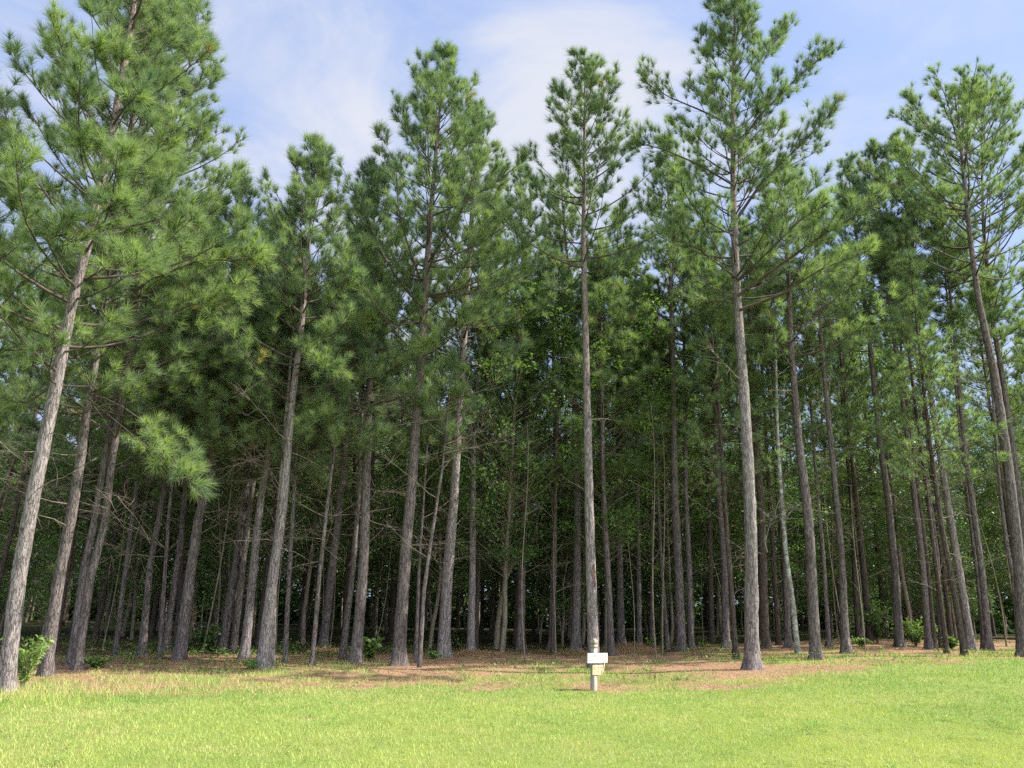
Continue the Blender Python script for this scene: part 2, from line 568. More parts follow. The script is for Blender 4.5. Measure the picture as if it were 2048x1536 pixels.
x, y = scatter(rng, 6.6, 13.5, 6.0)
k_ = (lawn_value(x, y) > 0.5) & (rng.random(len(x)) < sstep(fbm(x, y, 0.6, 81, 3), 0.40, 0.62))
for cx, cy in zip(x[k_], y[k_]):
    n = rng.integers(14, 60)
    rr = rng.uniform(0.04, 0.13)
    px_, py_ = cx + rng.normal(0, rr, n), cy + rng.normal(0, rr, n)
    P = np.stack([px_, py_, ground_z(px_, py_) + rng.uniform(0.03, 0.085, n)], -1)
    A = unit(rng.normal(0, 1, (n, 3)) * [1, 1, 0.35])
    e1, e2 = frames(A)
    sz = rng.uniform(0.006, 0.016, n)[:, None]
    V = np.stack([P, P + A * sz + e1 * sz * 0.7, P + A * 2 * sz, P + A * sz - e1 * sz * 0.7], 1)
    gm.add(V, np.arange(n * 4).reshape(-1, 4), 0, np.repeat(np.clip(rng.normal(rng.uniform(-0.15, 0.3), 0.12, n), -0.2, 1), 4))
tag(gm.build('grass', GRASSM), 'short mown bright green lawn grass with dry patches', 'grass', kind='stuff')

sm = MB()
for (y0, y1, dens) in ((9.5, 14, 420), (14, 20, 420), (20, 27, 190)):
    x, y = scatter(rng, y0, y1, dens)
    lv = lawn_value(x, y)
    d = y - edge_y(x)
    keep = (rng.random(len(x)) < (1 - 0.8 * lv)) & (d > -0.9 + rng.normal(0, 0.3, len(x)))
    x, y = x[keep], y[keep]
    n = len(x)
    z = ground_z(x, y)
    L = rng.uniform(0.10, 0.24, n)
    az = rng.uniform(0, 2 * np.pi, n)
    el = rng.uniform(-0.05, 0.35, n)
    B = np.stack([x, y, z + 0.006], -1)
    D = np.stack([np.cos(az) * np.cos(el), np.sin(az) * np.cos(el), np.sin(el)], -1)
    W = np.stack([-np.sin(az), np.cos(az), np.zeros(n)], -1) * rng.uniform(0.002, 0.0045, n)[:, None]
    V = np.stack([B - W, B + W, B + D * L[:, None]], 1)
    sm.add(V, np.arange(n * 3).reshape(-1, 3), 0, np.repeat(np.clip(rng.normal(0.55, 0.25, n), 0, 1.0), 3))
tag(sm.build('pine_straw', STRAWM), 'fallen orange brown pine needles scattered under the first pines', 'pine straw', kind='stuff')

um = MB()
for (y0, y1, dens) in ((10, 17, 9.0), (17, 24, 11.0), (24, 34, 4.0)):
    x, y = scatter(rng, y0, y1, dens)
    d = y - edge_y(x)
    keep = (d > 0.2) & (rng.random(len(x)) < sstep(fbm(x, y, 0.45, 71, 3), 0.42, 0.62) * (0.35 + 0.65 * sstep(d, 2, 6)))
    x, y = x[keep], y[keep]
    for cx, cy in zip(x, y):
        nl = rng.integers(8, 26)
        hh = rng.uniform(0.06, 0.30) * rng.choice([0.7, 1.0, 1.7], p=[.5, .35, .15])
        P = np.stack([cx + rng.normal(0, 0.10, nl), cy + rng.normal(0, 0.10, nl), float(ground_z(cx, cy)) + rng.uniform(0.02, hh, nl)], -1)
        A = unit(rng.normal(0, 1, (nl, 3)) * [1, 1, 0.5])
        e1, e2 = frames(A)
        s = rng.uniform(0.018, 0.05, nl)[:, None]
        V = np.stack([P, P + A * s + e1 * s * 0.5, P + A * 2 * s, P + A * s - e1 * s * 0.5], 1)
        um.add(V, np.arange(nl * 4).reshape(-1, 4), 0, np.repeat(np.clip(rng.normal(0.4, 0.25, nl), 0, 1), 4))
tag(um.build('undergrowth', BUSHLEAF), 'low leafy weeds sprouting through the pine straw under the trees', 'undergrowth', kind='stuff')


# ------------------------------------------------------------------ pine building
def needles(mbx, rng, P, A, S, N, L, W, tint, mat=0):
    """Tufts of radiating needles at P along A, N needles each."""
    n = len(P)
    if n == 0:
        return
    A = unit(A)
    e1, e2 = frames(A)
    u = rng.uniform(0, 2 * np.pi, (n, N))
    th = np.radians(rng.uniform(6, 66, (n, N)))
    back = rng.uniform(0, 0.42, (n, N)) * L * S[:, None]
    D = A[:, None] * np.cos(th)[..., None] + (e1[:, None] * np.cos(u)[..., None] + e2[:, None] * np.sin(u)[..., None]) * np.sin(th)[..., None]
    B = P[:, None] - A[:, None] * back[..., None]
    T = B + D * (L * S[:, None] * rng.uniform(0.75, 1.12, (n, N)))[..., None]
    T[..., 2] -= 0.02 * rng.random((n, N))
    w = unit(np.cross(D, rng.normal(0, 1, (n, N, 3)))) * (W * rng.uniform(0.7, 1.3, (n, N)))[..., None]
    V = np.stack([B - w, B + w, T], 2)
    tn = np.repeat((tint[:, None] + rng.normal(0, 0.12, (n, N))).ravel(), 3)
    mbx.add(V, np.arange(n * N * 3).reshape(-1, 3), mat, tn)


def profile(u, shape):
    if shape == 'round':
        return np.minimum(1, 0.80 + 0.9 * u) * np.sqrt(np.maximum(1 - u ** 2.6, 0)) + 0.10
    return np.minimum(1, 0.88 + 0.9 * u) * (1 - u) ** 0.82 + 0.07


def pine_crown(rng, path, H, hb, spread, shape='cone', N=44, W=0.0055, L=0.19, dens=1.0, tint0=0.5, cones=0, custom=(), K=4):
    """Living limbs, twigs and needle tufts of one pine, in the tree's local space. path(z) -> (x, y) of the trunk axis."""
    mbx = MB()
    limbs, lrad, lam = [], [], []
    z = hb
    ga = rng.uniform(0, 6.28)
    while z < H - 0.25:
        u = (z - hb) / (H - hb)
        k = rng.integers(3, 5) if u < 0.15 else rng.integers(3, 6) if u < 0.8 else rng.integers(2, 4)
        for i in range(k):
            ga += 2.4 + rng.normal(0, 0.35)
            Ln = spread * float(profile(u, shape)) * rng.uniform(0.55, 1.18)
            el = R(6 + 54 * u ** 0.8 + rng.normal(0, 9))
            if shape == 'round':
                el = R(12 + 46 * u ** 0.7 + rng.normal(0, 10))
            zz = z + rng.normal(0, 0.10)
            Ln = max(0.18, min(Ln, (H - zz + 0.05) / (abs(math.sin(el)) + 0.30)))
            s = np.linspace(0, 1, 7)
            rr = Ln * s * math.cos(el)
            up = Ln * (s * math.sin(el) - 0.10 * s * (1 - s) * 2 * (1 - u) + 0.20 * s ** 2.2)
            wv = Ln * 0.05 * np.sin(s * rng.uniform(3, 6) + rng.uniform(0, 6)) * s
            c, sn = math.cos(ga), math.sin(ga)
            x0, y0 = path(zz)
            limbs.append(np.stack([x0 + rr * c - wv * sn, y0 + rr * sn + wv * c, zz + up], -1))
            r0 = (0.008 + 0.0085 * Ln) * rng.uniform(0.8, 1.15)
            lrad.append(r0 * (1 - 0.78 * s))
            lam.append(0.8 if u < 0.08 else 1.0)
        z += rng.uniform(0.26, 0.5) * (1.15 - 0.45 * u) / dens ** 0.5
    for c_ in custom:
        pts = np.array(c_[0], float)
        t = np.linspace(0, 1, len(pts))
        s = np.linspace(0, 1, 7)
        limbs.append(np.stack([np.interp(s, t, pts[:, i]) for i in range(3)], -1))
        lrad.append(c_[1] * (1 - 0.75 * s))
        lam.append(c_[2])
    # leader
    zt = np.linspace(max(H - 1.2, hb), H - 0.12, 7)
    limbs.append(np.array([[*path(q), q] for q in zt]))
    lrad.append(0.02 * np.linspace(1, 0.3, 7))
    lam.append(1.0)
    limbs, lrad = np.array(limbs), np.array(lrad)
    mbx.tubes(limbs, lrad, K, 1)
    # twigs
    Ps, Ds, Ls, Tn = [], [], [], []
    for li, (p, q) in enumerate(zip(limbs, lam)):
        length = np.linalg.norm(p[-1] - p[0])
        nb = int((2.4 + length * 5.0) * dens * q * rng.uniform(0.85, 1.15)) + 1
        s = np.sqrt(rng.uniform(0.09 if length < 1 else 0.16, 1.0, nb))
        s[0] = 1.0
        f = s * 6
        i0 = np.minimum(f.astype(int), 5)
        fr = (f - i0)[:, None]
        pos = p[i0] * (1 - fr) + p[i0 + 1] * fr
        tan = unit(p[i0 + 1] - p[i0])
        e1, e2 = frames(tan)
        side = rng.choice([-1, 1], nb)[:, None] * e1 * rng.uniform(0.25, 1.0, (nb, 1)) + e2 * rng.normal(0, 0.45, (nb, 1))
        d = unit(tan * rng.uniform(0.5, 1.0, (nb, 1)) + side + np.array([0, 0, 0.28]))
        d[0] = tan[0]
        ln = rng.uniform(0.18, 0.52, nb) * (1.15 - 0.55 * s) * min(1.25, 0.6 + 0.35 * length)
        ln *= 1.55 if 1.9 < q < 2.5 else 1.0
        ln[0] = 0.08
        Ps.append(pos); Ds.append(d); Ls.append(ln)
        Tn.append(np.full(nb, rng.normal(0, 0.13)) + (rng.random() < 0.004) * 1.1 + (0.45 if 1.85 < q < 1.95 else 0.2 if 1.55 < q < 2.05 else 0.0))
    Ps, Ds, Ls, Tn = np.concatenate(Ps), np.concatenate(Ds), np.concatenate(Ls), np.concatenate(Tn)
    s = np.linspace(0, 1, 3)
    bow = np.stack([s * 0, s * 0, 0.12 * s ** 2], -1)
    tw = Ps[:, None] + Ds[:, None] * (Ls[:, None] * s)[..., None] + bow[None] * Ls[:, None, None]
    mbx.tubes(tw, np.broadcast_to(0.006 * (1 - 0.5 * s), (len(tw), 3)), 3, 1)
    tips = tw[:, -1]
    td = unit(tw[:, -1] - tw[:, -2])
    td = unit(td + np.array([0, 0, 1.0]) * (0.25 + (0.9 if shape == 'cone' else 0.5) * np.clip((tips[:, 2:3] - hb) / (H - hb), 0, 1)))
    tint = np.clip(rng.normal(tint0, 0.24, len(tips)) + Tn, 0.0, 1.12)
    brown = rng.random(len(tips)) < 0.004
    tint[brown] = 1.6
    S = rng.uniform(0.80, 1.28, len(tips))
    needles(mbx, rng, tips, td, S, N, L, W, tint)
    mid = rng.random(len(tips)) < 0.6
    mp_ = tw[mid, 1]
    needles(mbx, rng, mp_, td[mid], S[mid] * 0.85, max(8, int(N * 0.6)), L, W, tint[mid] - 0.06)
    for i in range(cones):
        b = tips[rng.integers(len(tips))] - np.array([0, 0, 0.0]) + rng.normal(0, 0.012, 3)
        cz = np.array([0.0, 0.03, 0.07, 0.10])
        mbx.tubes(np.stack([b[0] + 0 * cz, b[1] + 0.2 * cz, b[2] - cz], -1)[None], np.array([[0.010, 0.034, 0.026, 0.004]]), 6, 2)
    return mbx


def trunk_mb(rng, path, H, r0, k=16, step=0.28, flare=0.5, mat_hi=None):
    zs = np.concatenate([[-0.12, 0.0, 0.06, 0.14, 0.26, 0.42], np.arange(0.6, H, step)])
    zs = zs[zs < H]
    u = np.clip(zs / H, 0, 1)
    rad = r0 * (1 - u) ** 0.72 + 0.008
    fl = 1 + flare * np.exp(-np.maximum(zs, 0) / 0.20)
    P = np.array([[*path(max(q, 0)), q] for q in zs])
    a = np.arange(k) * 2 * np.pi / k
    ph = rng.uniform(0, 6.28)
    lob = 1 + (fl - 1)[:, None] * (0.75 + 0.55 * np.sin(a * rng.integers(3, 6) + ph))[None]
    bump = 1 + 0.035 * rng.normal(0, 1, (len(zs), k)) * 0.8 + 0.03 * np.sin(a * 2 + ph + zs[:, None] * 0.7)
    whorl = 1 + 0.05 * (rng.random(len(zs)) < 0.14)[:, None]
    rr = rad[:, None] * lob * bump * whorl
    V = np.stack([P[:, None, 0] + rr * np.cos(a), P[:, None, 1] + rr * np.sin(a), np.broadcast_to(P[:, 2:3], rr.shape)], -1)
    n = len(zs)
    i, j = np.meshgrid(np.arange(n - 1), np.arange(k), indexing='ij')
    q = np.stack([i * k + j, i * k + (j + 1) % k, (i + 1) * k + (j + 1) % k, (i + 1) * k + j], -1).reshape(-1, 4)
    mbx = MB()
    mbx.add(V, q)
    # knots and short stubs
    return mbx


# dead branches: shared shapes growing along +X
def dead_branch_mesh(rng, L, twigs):
    mbx = MB()
    s = np.linspace(0, 1, 8)
    droop = rng.uniform(-0.25, 0.35)
    p = np.stack([L * s, np.cumsum(rng.normal(0, 0.035, 8)) * L * 0.5, L * (droop * s + rng.uniform(-0.3, 0.3) * s ** 2) + np.cumsum(rng.normal(0, 0.02, 8)) * L * 0.5], -1)
    p -= p[0]
    r0 = rng.uniform(0.005, 0.0085) + 0.0035 * L
    mbx.tubes(p, r0 * (1 - 0.8 * s), 5)
    for t in range(twigs):
        i = rng.integers(2, 7)
        d = unit(p[i] - p[i - 1] + rng.normal(0, 0.55, 3))
        l2 = L * rng.uniform(0.15, 0.45)
        q = p[i] + d * (l2 * np.linspace(0, 1, 4))[:, None] + np.cumsum(rng.normal(0, 0.03 * l2, (4, 3)), 0) * np.linspace(0, 1, 4)[:, None]
        q[0] = p[i]
        mbx.tubes(q, 0.005 * np.linspace(1, 0.35, 4), 4)
        for w in range(rng.integers(0, 3)):
            d2 = unit(d + rng.normal(0, 0.6, 3))
            k = rng.integers(1, 4)
            mbx.tubes(np.stack([q[k], q[k] + d2 * l2 * 0.25, q[k] + d2 * l2 * 0.45 + rng.normal(0, 0.02, 3)]), np.array([0.003, 0.0025, 0.0015]), 3)
    return mbx.mesh('dead_branch', DEADW)


rngd = np.random.default_rng(3)
DEAD = [dead_branch_mesh(rngd, l, t) for l, t in ((0.22, 0), (0.35, 0), (0.5, 1), (0.7, 2), (0.9, 3), (1.1, 4), (1.3, 8), (1.6, 12), (1.9, 15), (1.5, 14), (2.2, 18), (1.2, 9))]


def add_dead(rng, root, path, rfun, z0, z1, n, longer=0.5):
    for i in range(n):
        z = rng.uniform(z0, z1) if z1 > z0 else z0
        k = int(np.clip(rng.beta(1.2, 1.2) * len(DEAD) * (0.45 + longer), 0, len(DEAD) - 1))
        o = bpy.data.objects.new('dead_branch', DEAD[k])
        COL.objects.link(o)
        o.parent = root
        x, y = path(z)
        a = rng.uniform(0, 2 * np.pi)
        r = rfun(z) * 0.75
        o.location = (x + r * math.cos(a), y + r * math.sin(a), z)
        o.rotation_euler = (rng.uniform(-0.6, 0.6), rng.uniform(-0.55, 0.2), a)


def pine(label, px, wpx, top, cby, spread, shape='cone', N=40, W=0.0055, seed=0, dens=1.0, group='pine trees of the first rows',
         tint0=0.56, cones=0, custom=(), dead=8, name='pine_tree', bark=None, flare=0.65, K=4, longer=0.5, lowb=0.9):
    rg = np.random.default_rng(seed + 100)
    base = ray_ground(*px[0])
    Y = base[1]
    pts = np.array([ray_plane(x, y, Y) for x, y in px[1:]])
    tp = ray_plane(*top, Y)
    zz = np.concatenate([[0.0], pts[:, 2] - base[2], [tp[2] - base[2]]])
    xx = np.concatenate([[0.0], pts[:, 0] - base[0], [tp[0] - base[0]]])
    order = np.argsort(zz)
    zz, xx = zz[order], xx[order]
    ay, fy = rg.normal(0, 0.10), rg.uniform(0.25, 0.5)
    path = lambda z: (float(np.interp(z, zz, xx)), float(ay * math.sin(z * fy) * min(1, z / 3)))
    H = float(zz[-1])
    hb = ray_plane(top[0], cby, Y)[2] - base[2]
    diam = 0.88 * wpx * Y * (Y / math.hypot(base[0], Y)) / FPX
    r0 = diam / 2 / (1 - 1.6 / H) ** 0.72
    root = empty(name, base)
    tag(root, label, 'pine tree', group)
    trunk_mb(rg, path, H - 0.2, r0, 18 if diam > 0.16 else 10, 0.22, flare).build('trunk', bark or BARK, root, smooth=True)
    cust = []
    for c in custom:
        w = []
        for (x, y, dy) in c[0]:
            q = ray_plane(x, y, Y + dy)
            w.append(q - base)
        cust.append((w, c[1], c[2]))
    pine_crown(rg, path, H, hb - lowb, spread * 1.28, shape, int(N * 1.6), W * 0.74, 0.235, dens, tint0, cones, cust, K).build('crown', [NEEDLE, TWIG, CONE], root)
    rf = lambda z: r0 * (1 - min(z / H, 0.99)) ** 0.72
    add_dead(rg, root, path, rf, min(2.4, hb * 0.4), hb + 0.8, dead, longer)
    return root, path, rf, base


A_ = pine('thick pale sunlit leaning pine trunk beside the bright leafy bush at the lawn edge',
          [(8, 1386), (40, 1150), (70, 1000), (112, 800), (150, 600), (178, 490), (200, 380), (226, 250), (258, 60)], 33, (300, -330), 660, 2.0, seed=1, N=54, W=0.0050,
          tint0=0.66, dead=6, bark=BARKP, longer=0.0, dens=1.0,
          custom=[([(188, 470, 0), (200, 430, -0.8), (235, 400, -1.6)], 0.022, 1.5), ([(210, 330, 0), (190, 300, -0.8), (160, 280, -1.6)], 0.022, 1.5),
                  ([(226, 250, 0), (250, 215, -0.8), (280, 185, -1.5)], 0.022, 1.5), ([(240, 150, 0), (220, 120, -0.8), (190, 90, -1.4)], 0.022, 1.5),
                  ([(172, 560, 0), (210, 535, -0.8), (270, 530, -1.5)], 0.025, 2.0), ([(200, 400, 0), (225, 350, -0.8), (245, 300, -1.4)], 0.022, 1.5),
                  ([(180, 500, 0), (150, 480, -0.8), (110, 470, -1.5)], 0.025, 2.0), ([(235, 200, 0), (240, 150, -0.7), (245, 100, -1.2)], 0.022, 1.5)])
pine('thick leaning pine behind the bright leafy bush, bearing a drooping green bough',
     [(90, 1352), (118, 1150), (145, 1000), (172, 815), (205, 620), (240, 400), (275, 200)], 24, (330, -150), 760, 2.3, seed=2, N=50, W=0.0052, tint0=0.60, dead=9, bark=BARK, dens=0.9,
     custom=[([(178, 790, 0), (225, 800, -0.9), (290, 845, -1.5), (335, 905, -1.9), (385, 965, -2.1)], 0.020, 1.9),
             ([(180, 800, 0), (235, 845, -0.7), (290, 890, -1.2), (330, 925, -1.5)], 0.014, 1.1),
             ([(200, 640, 0), (300, 560, -0.6), (400, 520, -1.0), (510, 520, -1.2)], 0.035, 2.4),
             ([(190, 720, 0), (280, 660, -0.6), (380, 610, -1.0), (470, 600, -1.2)], 0.035, 2.2)])
pine('grey pine with a thinner trunk pressed against its shaded side, near the leafy bush',
     [(154, 1340), (180, 1150), (205, 1050), (219, 921), (245, 760), (290, 500)], 18, (390, -60), 800, 2.2, seed=3, N=46, tint0=0.62, dens=0.85, dead=9)
pine('thinner pine trunk pressed against the shaded side of a bigger grey pine near the bush',
     [(143, 1330), (168, 1130), (182, 1065), (205, 930)], 16, (330, 250), 860, 1.7, seed=4, tint0=0.45)
pine('very slender sun flecked pine trunk standing alone under the low bright bough',
     [(230, 1312), (250, 1150), (270, 1000), (285, 880)], 9, (340, 470), 880, 1.4, seed=5)
pine('slender mottled yellowish pine beside the thin pale straight pole',
     [(283, 1313), (300, 1125), (325, 985), (335, 900)], 14, (395, 420), 820, 1.6, seed=6)
pine('thin pale straight pole pine touching a slightly thicker dark trunk behind it',
     [(320, 1318), (326, 1200), (336, 1040)], 8, (375, 600), 900, 1.1, seed=7)
pine('dim curved pine trunk half hidden behind the thin pale pole',
     [(331, 1305), (345, 1180), (360, 1000)], 13, (430, 400), 850, 1.6, seed=8)
pine('dark leaning pine trunk whose stem reaches the tip of the low bright bough',
     [(359, 1320), (375, 1180), (394, 1039), (420, 943), (432, 850)], 22, (490, 345), 850, 1.7, seed=9, tint0=0.42)
pine('dark pine trunk heading a cluster of three beside the bright gap of leaves',
     [(445, 1305), (470, 1150), (490, 980)], 18, (545, 430), 880, 1.7, seed=10, tint0=0.35)
pine('narrow dark pine trunk in the middle of the cluster of three',
     [(466, 1306), (484, 1150), (503, 1000)], 13, (560, 460), 880, 1.6, seed=11, tint0=0.35)
pine('pine with sunlit pinkish upper bark, last of the cluster of three',
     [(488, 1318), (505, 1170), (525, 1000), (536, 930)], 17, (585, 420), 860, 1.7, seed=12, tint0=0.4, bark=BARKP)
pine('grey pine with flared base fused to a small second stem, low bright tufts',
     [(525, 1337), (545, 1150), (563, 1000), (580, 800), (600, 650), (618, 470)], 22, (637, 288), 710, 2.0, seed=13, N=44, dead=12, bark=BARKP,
     custom=[([(590, 730, 0), (620, 720, -0.8), (650, 740, -1.4)], 0.02, 2.0)])
pine('small pale second stem fused to the flared base of the grey pine',
     [(543, 1331), (549, 1200), (556, 1050)], 10, (600, 520), 830, 1.2, seed=14, bark=BARKP)
pine('thin grey pole pine beside the fused double trunk, toward the sign post',
     [(570, 1326), (575, 1200), (585, 1000)], 9, (615, 560), 880, 1.2, seed=15, dead=12, longer=0.7)
pine('thinnest leaning pole pine standing alone on the orange straw strip, hung with dead twigs',
     [(624, 1331), (640, 1150), (656, 1010), (672, 880)], 8, (700, 600), 850, 1.1, seed=16, dead=14, longer=0.7)
pine('shaded grey pine trunk behind the thinnest pole, beside a small straw heap',
     [(646, 1298), (660, 1170), (675, 1050), (690, 900)], 17, (725, 390), 820, 1.7, seed=17, tint0=0.4)
pine('slim grey leaning pine just before the pine with the broad leaved plant at its foot',
     [(684, 1319), (705, 1150), (718, 1000)], 11, (735, 500), 850, 1.3, seed=18)
pine('sturdy grey pine with a broad leaved green plant at its foot and many dead limbs',
     [(711, 1326), (728, 1130), (733, 1000), (738, 800), (748, 640), (750, 520)], 21, (742, 322), 740, 1.9, seed=19, N=44, dead=16, longer=0.7, tint0=0.45)
pine('sturdy clean grey pine with the tallest cone shaped top, beside two bare thin stems',
     [(796, 1331), (812, 1100), (825, 960), (840, 750), (850, 600), (860, 450), (872, 300)], 25, (890, 100), 650, 2.55, seed=20, N=48, dead=6, tint0=0.5,
     custom=[([(848, 640, 0), (800, 650, -0.8), (740, 640, -1.4)], 0.025, 1.8), ([(845, 700, 0), (870, 700, -0.9), (840, 690, -1.8)], 0.02, 1.8)])
pine('bare thin leaning stem with spreading dead twigs in front of the shaded wood',
     [(839, 1335), (848, 1180), (870, 1030), (886, 930)], 7, (905, 720), 800, 0.8, seed=21, dead=16, longer=0.7, bark=BARK, flare=0.2)
pine('thinner broken topped bare stem crossing behind the leaning bare stem',
     [(831, 1325), (838, 1150), (849, 1000), (855, 900)], 6, (862, 800), 850, 0.6, seed=22, dead=14, longer=0.6, bark=BARK, flare=0.2)
pine('sturdy pine with deeply ridged lower bark and sunlit tan upper trunk, past the bare stems',
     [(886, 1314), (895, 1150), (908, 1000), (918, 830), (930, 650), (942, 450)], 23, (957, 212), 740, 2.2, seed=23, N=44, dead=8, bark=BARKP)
pine('straight pine with a bright sunlit strip down one side, standing on a straw heap',
     [(941, 1306), (945, 1150), (946, 1010), (947, 850)], 14, (990, 400), 840, 1.7, seed=24, bark=BARKP)
pine('reddish thin pine pressed behind the straight sun striped pine',
     [(951, 1300), (957, 1150), (960, 1000)], 8, (980, 560), 850, 1.3, seed=25, bark=BARKR)
pine('dark upright pine directly behind the forked hardwood',
     [(1041, 1299), (1043, 1150), (1048, 1000), (1053, 830)], 16, (1040, 325), 760, 1.6, seed=26, dead=14, longer=0.7)
pine('crooked dark thin pine with a swollen knot, midway between forked hardwood and sign post',
     [(1103, 1298), (1107, 1100), (1108, 1000), (1110, 870)], 12, (1100, 430), 830, 1.6, seed=27, dead=10)
pine('shaded straight pine next to the sunlit pine that rises behind the sign post',
     [(1151, 1303), (1154, 1150), (1155, 1000), (1150, 830), (1150, 700)], 18, (1120, 350), 760, 1.8, seed=28)
X_ = pine('tall sunlit pine rising straight behind the wooden sign post',
          [(1188, 1336), (1182, 1150), (1178, 1000), (1172, 700), (1167, 480), (1169, 300)], 21, (1170, 122), 540, 1.95, seed=29, N=48, lowb=0.1, dead=5, bark=BARKP, tint0=0.42, longer=0.2, dens=1.0)
pine('slim bluish grey pine bending slightly just past the sign post',
     [(1223, 1312), (1218, 1180), (1210, 1030), (1206, 930)], 12, (1200, 470), 840, 1.5, seed=30)
pine('straight brown pine behind the straw heap past the sign post',
     [(1242, 1294), (1240, 1150), (1237, 1000), (1237, 850)], 15, (1235, 420), 820, 1.7, seed=31)
pine('almost black pine trunk in deep shade behind the straw heap',
     [(1279, 1296), (1277, 1100), (1275, 950)], 10, (1270, 500), 860, 1.5, seed=32)
pine('thin dark pole pine next to the almost black trunk',
     [(1303, 1291), (1302, 1000)], 7, (1300, 560), 880, 1.2, seed=33)
pine('thin tan pole pine leaning back toward the sign post',
     [(1336, 1300), (1325, 1150), (1318, 1000)], 7, (1305, 640), 900, 1.1, seed=34)
pine('blue grey ridged pine standing on straw, larger of an overlapping pair',
     [(1363, 1303), (1358, 1150), (1350, 1000), (1345, 700)], 18, (1333, 280), 680, 1.9, seed=35)
pine('brown pine behind the blue grey ridged pine, smaller of the overlapping pair',
     [(1382, 1298), (1378, 1130), (1372, 1000), (1370, 850)], 12, (1365, 420), 800, 1.7, seed=36)
pine('dark pine with long dead limbs near the stoutest pine, on its sign side',
     [(1452, 1296), (1448, 1130), (1437, 1000), (1430, 850)], 14, (1410, 400), 830, 1.7, seed=37, dead=14, longer=0.7)
HH_ = pine('stoutest pine on the straw, clean grey trunk and the tallest open crown full of cones',
           [(1505, 1339), (1500, 1150), (1495, 1000), (1487, 800), (1478, 600), (1470, 400), (1465, 200)], 29, (1467, -28), 590, 2.15, 'cone', seed=38, N=48, dead=6, cones=90, bark=BARKP, lowb=0.0,
           tint0=0.48, dens=1.0, longer=0.3, flare=0.5,
           custom=[([(1464, 250, 0), (1400, 220, -0.3), (1340, 195, -0.5), (1290, 165, -0.6)], 0.04, 2.2),
                   ([(1466, 370, 0), (1400, 330, -0.4), (1330, 300, -0.8), (1275, 285, -1.0)], 0.04, 2.2),
                   ([(1472, 440, 0), (1520, 370, -0.4), (1590, 300, -0.8), (1665, 225, -1.0)], 0.045, 2.3),
                   ([(1470, 300, 0), (1520, 230, -0.3), (1590, 160, -0.5), (1660, 100, -0.6)], 0.04, 2.2),
                   ([(1466, 200, 0), (1500, 140, 0.2), (1545, 90, 0.3), (1560, 70, 0.3)], 0.03, 2.2),
                   ([(1478, 590, 0), (1560, 530, -0.8), (1660, 460, -1.5), (1765, 400, -2.0)], 0.055, 2.0),
                   ([(1480, 620, 0), (1560, 590, -0.7), (1640, 540, -1.3), (1740, 500, -1.7)], 0.045, 1.8),
                   ([(1476, 560, 0), (1540, 500, -1.0), (1600, 440, -1.6), (1650, 410, -2.0)], 0.045, 2.0),
                   ([(1478, 560, 0), (1400, 500, -0.5), (1340, 470, -0.9)], 0.04, 1.5)])
pine('dark rough pine partly hidden behind the stoutest pine',
     [(1530, 1297), (1525, 1150), (1520, 1000), (1510, 870)], 18, (1490, 450), 800, 1.8, seed=39, bark=BARKR)
pine('pine trunk hidden low down behind the pale lichen covered stem',
     [(1577, 1296), (1570, 1150), (1562, 1000)], 13, (1530, 470), 840, 1.6, seed=40)
pine('large leaning pine with a shallow earth rim at its foot, past the lichen stem',
     [(1632, 1319), (1622, 1170), (1612, 1020), (1598, 900), (1585, 700), (1580, 560)], 23, (1565, 330), 680, 2.1, seed=41, N=44, dead=12, longer=0.6, tint0=0.55)
pine('thin brown pine closely behind the large pine with the earth rim',
     [(1658, 1294), (1645, 1100), (1635, 1000)], 9, (1600, 520), 850, 1.3, seed=42)
pine('clean mid sized leaning pine alone on orange straw before the white thin stem',
     [(1692, 1306), (1683, 1150), (1670, 1000), (1660, 870), (1647, 700)], 16, (1625, 420), 730, 1.5, lowb=0, seed=43)
pine('dark straight edged pine standing past the white thin stem among leafy saplings',
     [(1799, 1294), (1790, 1150), (1775, 1000), (1760, 900), (1740, 700)], 17, (1695, 318), 700, 1.5, lowb=0, seed=44)
pine('leaning pine with a thinner twin trunk close beside it at the lawn crest',
     [(1858, 1299), (1845, 1150), (1825, 1000), (1800, 780), (1785, 650)], 14, (1750, 290), 640, 1.6, lowb=-0.2, seed=45, tint0=0.5)
pine('thinner twin trunk touching the leaning pine at the lawn crest',
     [(1869, 1298), (1856, 1150), (1837, 1000), (1806, 750)], 9, (1785, 430), 680, 1.2, lowb=0, seed=46, bark=BARKR)
pine('leaning knotty pine just past the twin trunks at the crest',
     [(1884, 1296), (1870, 1120), (1855, 1000), (1840, 900)], 11, (1800, 450), 690, 1.3, lowb=0, seed=47)
pine('smooth strongly leaning pine with one pale broken stub, middle of the crest',
     [(1943, 1301), (1920, 1150), (1895, 1000), (1860, 780), (1830, 580)], 18, (1795, 275), 590, 1.7, lowb=-0.2, seed=48, N=44, bark=BARKP, tint0=0.55)
pine('thin pine hidden against the darker of the two far crest pines',
     [(1968, 1299), (1958, 1150), (1948, 1050)], 9, (1880, 500), 720, 1.2, lowb=0, seed=49)
pine('brown leaning pine after the smooth strongly leaning one at the crest',
     [(1979, 1301), (1965, 1150), (1945, 1000), (1930, 900)], 15, (1880, 380), 610, 1.5, lowb=-0.2, seed=50)
pine('thick leaning pine with a broad rounded crown, at the far end of the tree line',
     [(2049, 1314), (2035, 1150), (2015, 1000), (1985, 750), (1960, 600), (1945, 450), (1925, 260)], 27, (1908, 172), 540, 2.15, 'round', lowb=0.2, seed=51, N=46, dead=6, tint0=0.55, dens=0.85)
